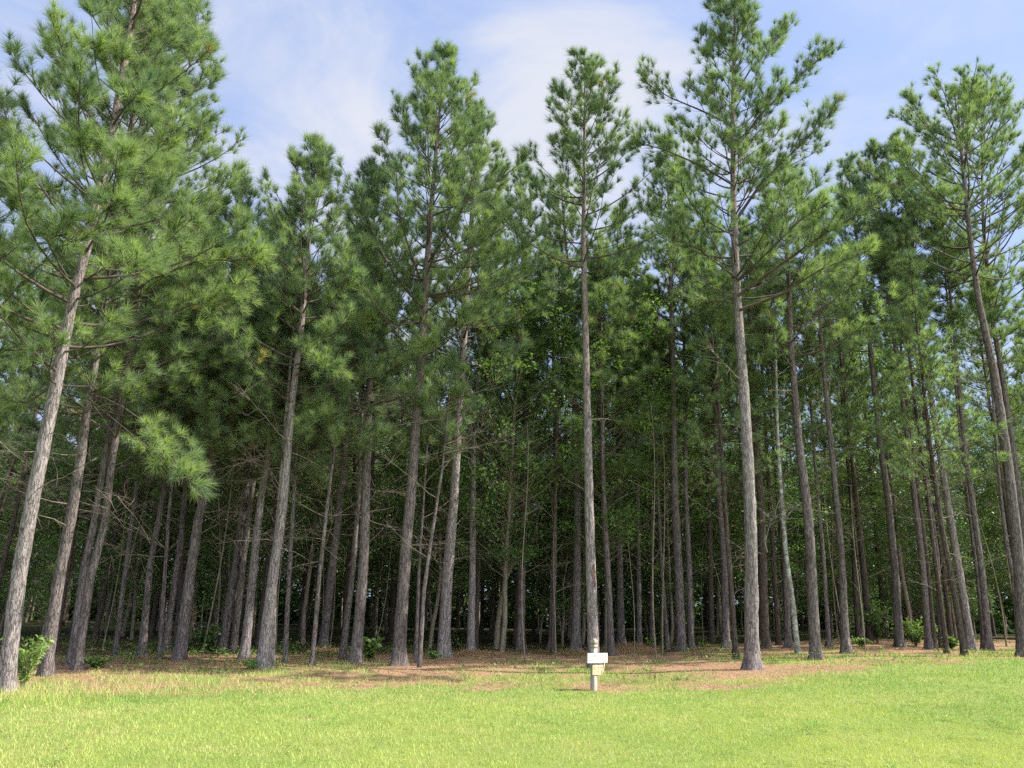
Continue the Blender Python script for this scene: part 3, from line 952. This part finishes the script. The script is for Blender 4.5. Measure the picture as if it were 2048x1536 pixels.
pine('slimmer pine right behind the thick one with the rounded crown',
     [(2064, 1300), (2050, 1100), (2035, 1000), (2003, 750), (1987, 650), (1970, 450)], 18, (1962, 180), 620, 2.0, 'round', seed=52, dens=0.8, tint0=0.5)
pine('thin dim trunk behind the foot of the thick round crowned pine',
     [(2037, 1302), (2030, 1150), (2017, 1080)], 9, (1960, 560), 730, 1.2, lowb=0, seed=53)
pine('pine whose outer twigs alone show beside the thick pale leaning trunk',
     [(-120, 1375), (-110, 1000), (-95, 600)], 28, (-95, 110), 640, 1.9, seed=54, N=48, tint0=0.6)

# bark wounds on the two sunlit trunks
def wound(tree, px, py, h, w):
    root, path, rf, base = tree
    q = ray_plane(px, py, base[1]) - base
    z = q[2]
    x, y = path(z)
    r = rf(z)
    t = q[0] - x
    t = max(-0.8 * r, min(0.8 * r, t))
    a0 = -math.acos(t / r)
    mbx = MB()
    s = np.linspace(-1, 1, 9)
    half = w / r / 2 * np.sqrt(np.maximum(1 - np.abs(s) ** 1.6, 0)) + 0.01
    aa = np.linspace(-1, 1, 5)
    V = []
    for k, sv in enumerate(s):
        zz = z + sv * h / 2
        cx, cy = path(zz)
        for b in aa:
            an = a0 + b * half[k] + 0.06 * math.sin(k * 1.7)
            rr = rf(zz) * 1.10 - 0.012 * (1 - abs(b)) + 0.006
            V.append((cx + rr * math.cos(an), cy + rr * math.sin(an), zz))
    F = [[i * 5 + j, i * 5 + j + 1, (i + 1) * 5 + j + 1, (i + 1) * 5 + j] for i in range(8) for j in range(4)]
    mbx.add(np.array(V), F)
    mbx.build('bark_wound', SCAR, root, smooth=True)


wound(A_, 28, 1168, 0.26, 0.04)
wound(X_, 1187, 1150, 0.55, 0.055)

# ------------------------------------------------------------------ hardwoods
def leafy(mbx, rng, C, n, rad, size, tint, mat=0):
    """n leaves round each clump centre C."""
    m = len(C)
    P = C[:, None] + unit(rng.normal(0, 1, (m, n, 3))) * (rng.random((m, n, 1)) ** 0.5) * rad * np.array([1, 1, 0.6])
    P = P.reshape(-1, 3)
    k = len(P)
    A = unit(rng.normal(0, 1, (k, 3)) * [1, 1, 0.6] - [0, 0, 0.25])
    e1, e2 = frames(A)
    s = (size * rng.uniform(0.6, 1.25, k))[:, None]
    tw = rng.normal(0, 0.5, (k, 1))
    e = unit(e1 + e2 * tw)
    V = np.stack([P, P + A * s * 0.45 + e * s * 0.32, P + A * s, P + A * s * 0.45 - e * s * 0.32], 1)
    tn = np.repeat(np.repeat(tint, n) + rng.normal(0, 0.12, k), 4)
    mbx.add(V, np.arange(k * 4).reshape(-1, 4), mat, np.clip(tn, 0, 1.1))


def hardwood_variant(rng, H, spread, hb, clumps, nl, size):
    """Understory tree: slim trunk part and a loose leafy crown part, base at the origin."""
    zs = np.linspace(-0.1, H * 0.97, 12)
    wob = np.cumsum(rng.normal(0, 0.05, (12, 2)), 0)
    axis = lambda z: np.array([np.interp(z, zs, wob[:, 0]), np.interp(z, zs, wob[:, 1]), z])
    t = MB()
    t.tubes(np.array([axis(z) for z in zs]), (0.012 + 0.0065 * H) * (1 - 0.85 * np.linspace(0, 1, 12)), 8)
    c = MB()
    zc = rng.uniform(hb, H, clumps)
    u = (zc - hb) / (H - hb)
    r = spread * np.sqrt(rng.random(clumps)) * (0.45 + 0.55 * np.sin(np.pi * np.clip(u * 0.85 + 0.1, 0, 1)))
    a = rng.uniform(0, 6.28, clumps)
    ax = np.array([axis(z) for z in zc])
    C = ax + np.stack([r * np.cos(a), r * np.sin(a), 0.15 * r], -1)
    st = np.array([axis(max(z - 0.5 * q, 0.3)) for z, q in zip(zc, r)])
    s = np.linspace(0, 1, 4)
    br = st[:, None] * (1 - s)[None, :, None] + C[:, None] * s[None, :, None]
    br[:, 1:3] += rng.normal(0, 0.05, (clumps, 2, 3))
    c.tubes(br, 0.010 * (1 - 0.7 * s)[None] * (0.6 + 0.4 * r[:, None]), 4, 1)
    leafy(c, rng, C, nl, 0.42, size, np.clip(rng.normal(0.45, 0.2, clumps), 0, 1))
    return t.mesh('trunk', SMOOTHB, True), c.mesh('crown', [LEAF, SMOOTHB])


rngh = np.random.default_rng(8)
HW = [hardwood_variant(rngh, h, s, hb, c, n, z) for h, s, hb, c, n, z in
      ((8.0, 1.9, 1.6, 130, 60, 0.10), (9.5, 2.1, 2.2, 150, 60, 0.10), (6.0, 1.7, 1.0, 110, 56, 0.095), (10.5, 2.2, 2.6, 160, 60, 0.105), (2.8, 1.3, 0.1, 70, 50, 0.08), (8.5, 1.8, 1.8, 130, 60, 0.095))]


def two_part(name, meshes, loc, rz, sc, label, cat, group):
    r = empty(name, loc)
    r.rotation_euler = (0, 0, rz)
    r.scale = (sc, sc, sc)
    tag(r, label, cat, group)
    for n, me in zip(('trunk', 'crown'), meshes):
        o = bpy.data.objects.new(n, me)
        COL.objects.link(o)
        o.parent = r
    return r


named_xy = [tuple(o.location[:2]) for o in COL.objects if o.type == 'EMPTY']
rngp = np.random.default_rng(21)

# ------------------------------------------------------------------ pines deeper in the wood (shared shapes)
def deep_variant(rng, H, hb, spread):
    wx, wy = rng.normal(0, 0.12), rng.normal(0, 0.12)
    path = lambda z: (wx * math.sin(z * 0.3) * min(1, z / 4), wy * math.sin(z * 0.23) * min(1, z / 4))
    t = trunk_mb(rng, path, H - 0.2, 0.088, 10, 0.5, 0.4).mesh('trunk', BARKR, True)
    c = pine_crown(rng, path, H, hb, spread, 'cone', 34, 0.0075, 0.24, 0.7, 0.56, 0, (), 3).mesh('crown', [NEEDLE, TWIG, CONE])
    return t, c, path, H, hb


DV = [deep_variant(np.random.default_rng(500 + i), h, b, s) for i, (h, b, s) in enumerate(((15.0, 5.6, 2.0), (14.2, 4.6, 1.9), (15.6, 6.2, 2.1), (13.4, 4.2, 1.8)))]
protos = []
for k, (t, c, path, H, hb) in enumerate(DV):
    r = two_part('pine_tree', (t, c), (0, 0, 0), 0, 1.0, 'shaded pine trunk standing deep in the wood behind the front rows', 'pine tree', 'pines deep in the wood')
    add_dead(np.random.default_rng(900 + k), r, path, lambda z: 0.125 * (1 - z / H) ** 0.72, 2.0, hb + 1.5, 13, 0.62)
    protos.append([r, False, H])
spots = []
for iy in range(9):
    for ix in range(-14, 15):
        y = 21.5 + iy * 2.75 + rngp.normal(0, 0.55)
        x = ix * 2.9 + (iy % 2) * 1.4 + rngp.normal(0, 0.55)
        if abs(x) > 0.70 * y + 1.5:
            continue
        if min((x - a) ** 2 + (y - b) ** 2 for a, b in named_xy) < 1.5 ** 2:
            continue
        if rngp.random() < (0.14 if y < 31 else 0.5):
            continue
        spots.append((x, y))
for i, (x, y) in enumerate(spots):
    pr = protos[(i % 4) if x < 5 else (0, 2)[i % 2]]
    cap = math.tan(R(25.0)) * y + 1.6
    sc = min(rngp.uniform(0.88, 1.06), cap / pr[2])
    o = copy_tree(pr[0]) if pr[1] else pr[0]
    pr[1] = True
    o.location = (x, y, float(ground_z(x, y)))
    w = sc * rngp.uniform(0.85, 1.15)
    o.scale = (w, w, sc)
    o.rotation_euler = (rngp.normal(0, 0.015), rngp.normal(0, 0.02), rngp.uniform(0, 6.28))

# understory hardwoods among them
n_h = 0
tries = 0
occupied = named_xy + spots
while n_h < 150 and tries < 9000:
    tries += 1
    y = 23.5 + 22 * rngp.random() ** 0.9
    x = rngp.uniform(-1, 1) * (0.70 * y + 2)
    if x > 6 and y < 28.5 or fbm(x, y, 0.16, 91, 2) < 0.47:
        continue
    if min((x - a) ** 2 + (y - b) ** 2 for a, b in occupied) < 0.9 ** 2:
        continue
    occupied.append((x, y))
    k = int(rngp.choice([0, 1, 2, 3, 4, 5], p=[.2, .2, .18, .16, .1, .16]))
    two_part('understory_tree', HW[k], (x, y, float(ground_z(x, y))), rngp.uniform(0, 6.28), rngp.uniform(0.85, 1.2),
             'leafy green hardwood growing in the shade between the pine trunks', 'hardwood tree', 'leafy understory trees')
    n_h += 1

# far wood beyond, one continuous mass
fw = MB()
rngf = np.random.default_rng(77)
nC = 8200
C = np.stack([rngf.uniform(-48, 48, nC), rngf.uniform(47, 56, nC), 0.1 + 11 * rngf.random(nC) ** 1.5], -1)
C[:, 2] += ground_z(C[:, 0], C[:, 1]) - 0.3
leafy(fw, rngf, C, 26, 0.9, 0.40, np.clip(rngf.normal(0.45, 0.2, nC), 0, 1))
tag(fw.build('far_foliage', LEAF), 'solid mass of leaves closing the back of the wood', 'woodland', kind='stuff')

# forked hardwood, lichen stem, white thin stem
def stem_tree(label, base_px, paths, name, cat, bark, crownspec, seed):
    rg = np.random.default_rng(seed)
    base = ray_ground(*base_px)
    Y = base[1]
    root = empty(name, base)
    tag(root, label, cat)
    mbx = MB()
    tips = []
    for pts, r0, r1 in paths:
        P = np.array([ray_plane(x, y, Y + dy) - base for x, y, dy in pts])
        t = np.linspace(0, 1, len(P))
        s = np.linspace(0, 1, 26)
        Q = np.stack([np.interp(s, t, P[:, i]) for i in range(3)], -1)
        for _ in range(3):
            Q[1:-1] = 0.25 * Q[:-2] + 0.5 * Q[1:-1] + 0.25 * Q[2:]
        mbx.tubes(Q, (r0 + (r1 - r0) * s) * (1 + 0.05 * rg.normal(0, 1, 26)), 12)
        tips.append(Q)
    mbx.build('trunk', bark, root, smooth=True)
    if crownspec:
        n, spread, nl, size = crownspec
        c = MB()
        Q = np.concatenate([q[int(len(q) * 0.55):] for q in tips])
        s0 = Q[rg.integers(0, len(Q), n)]
        d = unit(rg.normal(0, 1, (n, 3)) * [1, 1, 0.5] + [0, 0, 0.5])
        E = s0 + d * (spread * rg.uniform(0.3, 1, (n, 1)))
        s = np.linspace(0, 1, 4)
        br = s0[:, None] * (1 - s)[None, :, None] + E[:, None] * s[None, :, None]
        br[:, 1:3] += rg.normal(0, 0.05, (n, 2, 3))
        c.tubes(br, np.broadcast_to(0.014 * (1 - 0.75 * s), (n, 4)), 4, 1)
        leafy(c, rg, E, nl, 0.35, size, np.clip(rg.normal(0.5, 0.2, n), 0, 1))
        c.build('crown', [LEAF, bark], root)
    return root


stem_tree('forked hardwood with a curved pale stem and a second stem leaning away', (992, 1298),
          [([(992, 1300, 0), (995, 1240, 0), (1008, 1180, 0), (1016, 1110, 0), (1026, 1000, 0), (1030, 900, 0), (1034, 780, 0), (1020, 640, 0)], 0.095, 0.03),
           ([(1012, 1160, 0), (1030, 1118, 0.1), (1048, 1062, 0.1), (1060, 1000, 0.1), (1066, 940, 0.2)], 0.05, 0.025),
           ([(1030, 820, 0), (1010, 760, 0), (985, 690, 0)], 0.035, 0.015), ([(1034, 800, 0), (1062, 740, 0.3), (1085, 660, 0.4)], 0.035, 0.015)],
          'hardwood_tree', 'hardwood tree', SMOOTHB, (60, 1.5, 22, 0.12), 61)
stem_tree('pale grey stem blotched with green lichen, forking halfway up', (1595, 1309),
          [([(1596, 1311, 0), (1585, 1200, 0), (1570, 1100, 0), (1563, 1000, 0), (1556, 900, 0), (1553, 800, 0), (1550, 640, 0)], 0.085, 0.03),
           ([(1568, 1040, 0), (1580, 1025, -0.2), (1596, 1008, -0.4)], 0.03, 0.018), ([(1535, 1105, 0.4), (1530, 1085, 0.4), (1542, 1040, 0.4), (1550, 1033, 0.3)], 0.016, 0.008)],
          'lichen_tree', 'hardwood tree', LICHB, (30, 1.2, 20, 0.11), 62)
stem_tree('thin whitish bare sapling stem in front of dark leaves', (1730, 1287),
          [([(1730, 1290, 0), (1727, 1250, 0), (1720, 1150, 0), (1710, 1060, 0), (1703, 990, 0)], 0.022, 0.010)], 'sapling', 'sapling', DEADW, None, 63)

POLE = MB()
zq = np.linspace(0, 6.5, 12)
POLE.tubes(np.stack([0.12 * np.sin(zq * 0.8), 0.10 * np.cos(zq * 0.6) - 0.1, zq], -1), 0.024 * (1 - 0.7 * zq / 6.5), 6)
for k in range(12):
    z0 = rngp.uniform(2.0, 6.0)
    a = rngp.uniform(0, 6.28)
    b0 = np.array([0.12 * math.sin(z0 * 0.8), 0.10 * math.cos(z0 * 0.6) - 0.1, z0])
    L = rngp.uniform(0.3, 0.9)
    POLE.tubes(np.stack([b0, b0 + [L * .5 * math.cos(a), L * .5 * math.sin(a), 0.15], b0 + [L * math.cos(a), L * math.sin(a), 0.35]]), np.array([0.007, 0.005, 0.002]), 4)
pole_me = POLE.mesh('sapling', SMOOTHB, True)
n_p = 0
while n_p < 100:
    y = rngp.uniform(20.5, 44)
    x = rngp.uniform(-1, 1) * (0.70 * y + 1)
    if min((x - a) ** 2 + (y - b) ** 2 for a, b in occupied) < 0.5 ** 2:
        continue
    o = bpy.data.objects.new('sapling', pole_me)
    COL.objects.link(o)
    s = rngp.uniform(0.5, 1.15)
    o.location = (x, y, float(ground_z(x, y)) - 0.05)
    o.scale = (s * rngp.uniform(0.6, 1.3), s, s)
    o.rotation_euler = (rngp.normal(0, 0.05), rngp.normal(0, 0.06), rngp.uniform(0, 6.28))
    tag(o, 'thin bare grey sapling pole in the shade between the trunks', 'sapling', 'bare sapling poles in the wood')
    n_p += 1


# ------------------------------------------------------------------ shrubs, straw heaps, sticks
def shrub(label, px, py, h, w, stems, leaf, seed, tint=0.5, mat=None, name='shrub'):
    rg = np.random.default_rng(seed)
    b = ray_ground(px, py)
    root = empty(name, b)
    tag(root, label, 'shrub', None)
    st, fo = MB(), MB()
    for k in range(stems):
        a = rg.uniform(0, 6.28)
        L = h * rg.uniform(0.6, 1.08)
        out = w * rg.uniform(0.15, 1.0)
        s = np.linspace(0, 1, 9)
        P = np.stack([math.cos(a) * out * s ** 1.5, math.sin(a) * out * s ** 1.5, L * (s - 0.22 * s ** 3)], -1)
        P[:, :2] += np.cumsum(rg.normal(0, 0.012, (9, 2)), 0)
        P[0, 2] = -0.03
        st.tubes(P, 0.007 * (1 - 0.7 * s), 5)
        for i in range(2, 9):
            for sgn in (-1, 1):
                for rep in range(2):
                    t = unit(P[i] - P[i - 1])
                    e1, e2 = frames(t)
                    d = unit(t * 0.5 + sgn * e1 * rg.uniform(0.5, 1) + e2 * rg.normal(0, 0.6) - [0, 0, 0.1])
                    nrm = unit(np.cross(d, rg.normal(0, 1, 3)) + [0, 0, 0.4])
                    sd_ = unit(np.cross(d, nrm))
                    ll = leaf * rg.uniform(0.6, 1.2)
                    q = P[i] + (P[i - 1] - P[i]) * rg.random()
                    V = [q, q + d * ll * .35 + sd_ * ll * .24, q + d * ll * .7 + sd_ * ll * .19 - [0, 0, .04 * ll], q + d * ll - [0, 0, .15 * ll],
                         q + d * ll * .7 - sd_ * ll * .19 - [0, 0, .04 * ll], q + d * ll * .35 - sd_ * ll * .24]
                    fo.add(V, [[0, 1, 2, 5], [2, 3, 4, 5]], 0, np.clip(rg.normal(tint, 0.2), 0, 1))
    st.build('stem', SMOOTHB, root, smooth=True)
    fo.build('foliage', mat or BUSHLEAF, root)
    return root


shrub('bright sunlit leafy bush between the two thick leaning pines at the lawn edge', 46, 1376, 0.98, 0.42, 20, 0.085, 71, 0.9)
shrub('broad leaved green plant at the foot of the sturdy grey pine', 738, 1322, 0.62, 0.30, 11, 0.17, 72, 0.40)
shrub('low green fern like clump on the straw near the third thick pine', 190, 1336, 0.28, 0.42, 44, 0.06, 73, 0.4)
shrub('dark leafy bush in the shade by the cluster of three pines', 410, 1304, 0.85, 0.7, 30, 0.12, 74, 0.3, LEAF)
shrub('small upright weed in front of the thin dark pole past the straw heap', 1303, 1300, 0.42, 0.18, 8, 0.08, 75, 0.5)
shrub('pale leaved little plant at the foot of the forked hardwood', 1004, 1296, 0.5, 0.25, 8, 0.15, 76, 0.6)
shrub('small leafy plant by the foot of the bare thin stems', 866, 1318, 0.25, 0.25, 10, 0.08, 77, 0.6)
shrub('spreading pale green bush among leafy saplings behind the crest twin trunks', 1832, 1292, 1.1, 0.9, 34, 0.12, 78, 0.6)
shrub('tall leafy bush behind the white thin stem', 1755, 1287, 1.7, 0.8, 34, 0.12, 79, 0.5, LEAF)
shrub('low sprouting bush at the crest beside the dark straight edged pine', 1722, 1293, 0.35, 0.5, 18, 0.09, 80, 0.8)
shrub('grassy sprout clump by the strongly leaning crest pine', 1905, 1299, 0.45, 0.3, 14, 0.12, 81, 0.6)
shrub('small leafy weed between the fused double trunk and the thin grey pole', 500, 1338, 0.2, 0.25, 10, 0.09, 82, 0.6)


def straw_heap(label, px, py, r, h, seed):
    rg = np.random.default_rng(seed)
    b = ray_ground(px, py)
    m_ = MB()
    n = 1400
    a, q = rg.uniform(0, 6.28, n), np.sqrt(rg.random(n)) * r
    x, y = np.cos(a) * q * 1.4, np.sin(a) * q
    z = h * (1 - (q / r) ** 2) * rg.uniform(0.5, 1.05, n)
    gz = ground_z(b[0] + x, b[1] + y) - b[2]
    az, el = rg.uniform(0, 6.28, n), rg.normal(0.0, 0.3, n)
    B = np.stack([x, y, z + gz], -1)
    D = np.stack([np.cos(az) * np.cos(el), np.sin(az) * np.cos(el), np.sin(el)], -1) * rg.uniform(.12, .25, n)[:, None]
    W = np.stack([-np.sin(az), np.cos(az), 0.3 * np.ones(n)], -1) * 0.005
    V = np.stack([B - W, B + W, B + D], 1)
    m_.add(V, np.arange(3 * n).reshape(-1, 3), 0, np.repeat(np.clip(rg.normal(.5, .25, n), 0, 1), 3))
    # inner mound
    rr = np.linspace(0, 1, 7)[1:]
    k = 20
    an = np.arange(k) * 2 * np.pi / k
    VV = [[0, 0, h * 0.75]]
    for t in rr:
        for w in an:
            xx, yy = 1.4 * r * t * math.cos(w), r * t * math.sin(w)
            VV.append([xx, yy, h * 0.75 * (1 - t * t) + float(ground_z(b[0] + xx, b[1] + yy)) - b[2] - 0.01])
    m_.add(VV, [[0, 1 + j, 1 + (j + 1) % k] for j in range(k)], 0, 0.25)
    m2 = [[1 + i * k + j, 1 + (i + 1) * k + j, 1 + (i + 1) * k + (j + 1) % k, 1 + i * k + (j + 1) % k] for i in range(5) for j in range(k)]
    m_.n -= len(VV)
    f_ = np.array(m2) + m_.n
    m_.n += len(VV)
    m_.f.append(f_)
    m_.m.append(np.zeros(len(f_), int))
    tag(m_.build('straw_heap', STRAWM, None, b), label, 'straw heap', 'heaps of raked pine straw')


straw_heap('largest orange straw heap beyond the slim bluish pine past the sign post', 1266, 1302, 0.75, 0.24, 91)
straw_heap('straw heap around the foot of the sun striped pine', 950, 1311, 0.6, 0.14, 92)
straw_heap('small dark straw heap behind the thinnest pole pine', 655, 1308, 0.5, 0.16, 93)
straw_heap('flat straw heap at the foot of the pine beside the one behind the sign', 1140, 1308, 0.6, 0.10, 94)

for i, (px, py, L, lab) in enumerate(((1258, 1353, .35, 'short dark stick on the sunlit straw past the sign post'), (1400, 1361, .5, 'dark broken stick lying on straw toward the stoutest pine'),
                                      (395, 1300, 1.2, 'long pale fallen stick in the shade behind the dark leaning pine'), (1300, 1282, 1.0, 'grey fallen branch in shade behind the upright weed'),
                                      (1840, 1285, 1.6, 'tangled pale fallen branch beside the crest twin trunks'), (920, 1296, 1.1, 'pale fallen branch leaning beside the sun striped pine'))):
    b = ray_ground(px, py)
    o = bpy.data.objects.new('fallen_stick', DEAD[(i * 3 + 2) % len(DEAD)])
    COL.objects.link(o)
    o.location = (b[0], b[1], b[2] + 0.03)
    s = L / 1.0
    o.scale = (s, s, s * 0.5)
    o.rotation_euler = (0.3, -0.08 if i < 2 else -0.35, 2.8 + i * 1.1)
    tag(o, lab, 'stick', 'fallen sticks')

# ------------------------------------------------------------------ the wooden sign post
WOOD = plain_mat('weathered_post_wood', (0.20, 0.175, 0.145), (0.38, 0.345, 0.30), 9.0, 0.8, (6, 6, 0.6))
PAINT = plain_mat('faded_white_board', (0.50, 0.475, 0.42), (0.70, 0.68, 0.63), 7.0, 0.7, (0.6, 6, 6))
TANW = plain_mat('tan_plywood', (0.42, 0.31, 0.175), (0.58, 0.46, 0.30), 6.0, 0.75, (1, 6, 5))
INK = plain_mat('faded_lettering', (0.05, 0.05, 0.05), (0.16, 0.155, 0.15), 30.0)
SLOT = plain_mat('saw_cut_shadowed_wood', (0.05, 0.04, 0.03), (0.09, 0.07, 0.05), 20.0)
CORD = plain_mat('pale_cord', (0.6, 0.5, 0.36), (0.75, 0.66, 0.5), 20.0)
sb = ray_ground(1187.5, 1381)
sign = empty('sign_post', sb)
RZ = 43.0                                        # the boarded face looks off toward the sun
sign.rotation_euler = (0, R(1.2), R(RZ))
tag(sign, 'weathered square sign post with white board and tan panel on the lawn edge', 'sign post')


def bev_box(lo, hi, b):
    """Box with chamfered edges as one closed mesh."""
    import bmesh
    bm = bmesh.new()
    bmesh.ops.create_cube(bm, size=1.0)
    for v in bm.verts:
        v.co = Vector([lo[i] + (v.co[i] + 0.5) * (hi[i] - lo[i]) for i in range(3)])
    bmesh.ops.bevel(bm, geom=bm.edges[:], offset=b, segments=2, affect='EDGES')
    return bm


def bm_obj(bm, name, mat, parent):
    me = bpy.data.meshes.new(name)
    bm.normal_update()
    bm.to_mesh(me)
    bm.free()
    me.materials.append(mat)
    o = bpy.data.objects.new(name, me)
    COL.objects.link(o)
    o.parent = parent
    return o


def square_loft(levels, bev=0.004):
    """Closed square column through (z, half width) levels."""
    m_ = MB()
    V, F = [], []
    for z, h in levels:
        c = min(bev, h * 0.4)
        V += [(-h + c, -h, z), (h - c, -h, z), (h, -h + c, z), (h, h - c, z), (h - c, h, z), (-h + c, h, z), (-h, h - c, z), (-h, -h + c, z)]
    n = len(levels)
    for i in range(n - 1):
        for j in range(8):
            F.append([i * 8 + j, i * 8 + (j + 1) % 8, (i + 1) * 8 + (j + 1) % 8, (i + 1) * 8 + j])
    m_.add(V, F)
    cv = [V[(n - 1) * 8 + j] for j in range(8)]
    m_.add(cv, [[0, 1, 2, 3], [0, 3, 4, 7], [4, 5, 6, 7]])
    return m_


PH = 0.045
pz = lambda py: (1381 - py) / 115.5                # pixel row -> height on the post
z1, z2, zt = pz(1297.2), pz(1289.8), pz(1281.5)
g = 0.0038
# post body with two saw cuts and a chamfered top
post = square_loft([(-0.35, PH), (z1 - g, PH), (z1 - g + .001, PH - .004), (z1 + g - .001, PH - .004), (z1 + g, PH), (z2 - g, PH), (z2 - g + .001, PH - .004),
                    (z2 + g - .001, PH - .004), (z2 + g, PH), (zt, PH), (zt + 0.032, PH * 0.36)])
post.build('post', WOOD, sign)
for zc in (z1, z2):
    c_ = square_loft([(zc - g + 0.0015, PH - .0025), (zc + g - 0.0015, PH - .0025)])
    c_.build('saw_cut', SLOT, sign)
# the boards sit on the face that looks along local -Y
F0 = -PH
bz0, bz1 = pz(1326.5), pz(1307)
board = bm_obj(bev_box((-0.245, F0 - 0.024, bz0), (0.305, F0 - 0.0005, bz1), 0.004), 'name_board', PAINT, sign)
lz0, lz1 = pz(1350), pz(1331)
panel = bm_obj(bev_box((-0.105, F0 - 0.016, lz0), (0.190, F0 - 0.0005, lz1), 0.003), 'lot_panel', TANW, sign)
rgl = np.random.default_rng(4)


def lettering(parent, y, x0, x1, z, h, n, gaps=(), dim=1.0):
    """Worn, mostly unreadable letters: short strokes standing a little proud of the board."""
    m_ = MB()
    w = (x1 - x0) / n
    for i in range(n):
        if i in gaps:
            continue
        xa = x0 + i * w
        for k in range(rgl.integers(2, 4)):
            if rgl.random() < 0.5:
                xx = xa + w * rgl.uniform(0.1, 0.6)
                m_.box((xx, y - 0.0015, z), (xx + 0.008, y + 0.002, z + h * rgl.uniform(0.6, 1.0)))
            else:
                zz = z + h * rgl.choice([0.0, 0.45, 0.88])
                m_.box((xa + w * 0.1, y - 0.0016 - 0.0003 * k, zz), (xa + w * rgl.uniform(.5, .75), y + 0.002, zz + 0.008))
    return m_.build('lettering', INK, parent)


lettering(board, F0 - 0.024, -0.20, 0.21, bz0 + 0.105, 0.032, 12, (1,))
lettering(board, F0 - 0.024, -0.22, 0.26, bz0 + 0.035, 0.030, 14, (4, 5, 9, 10))
lettering(panel, F0 - 0.016, -0.08, 0.16, lz0 + 0.10, 0.030, 6, (2,))
lettering(panel, F0 - 0.016, -0.08, 0.16, lz0 + 0.03, 0.026, 6, (1, 4))
cm_ = MB()
tt = np.linspace(0, 1, 10)
cm_.tubes(np.stack([0.225 - 0.02 * tt - 0.045 * np.sin(tt * 2.2), F0 - 0.02 - 0.02 * np.sin(tt * 3), bz0 + 0.01 - 0.20 * tt], -1), 0.0065 * np.ones(10), 6)
cm_.build('dangling_cord', CORD, sign, smooth=True)
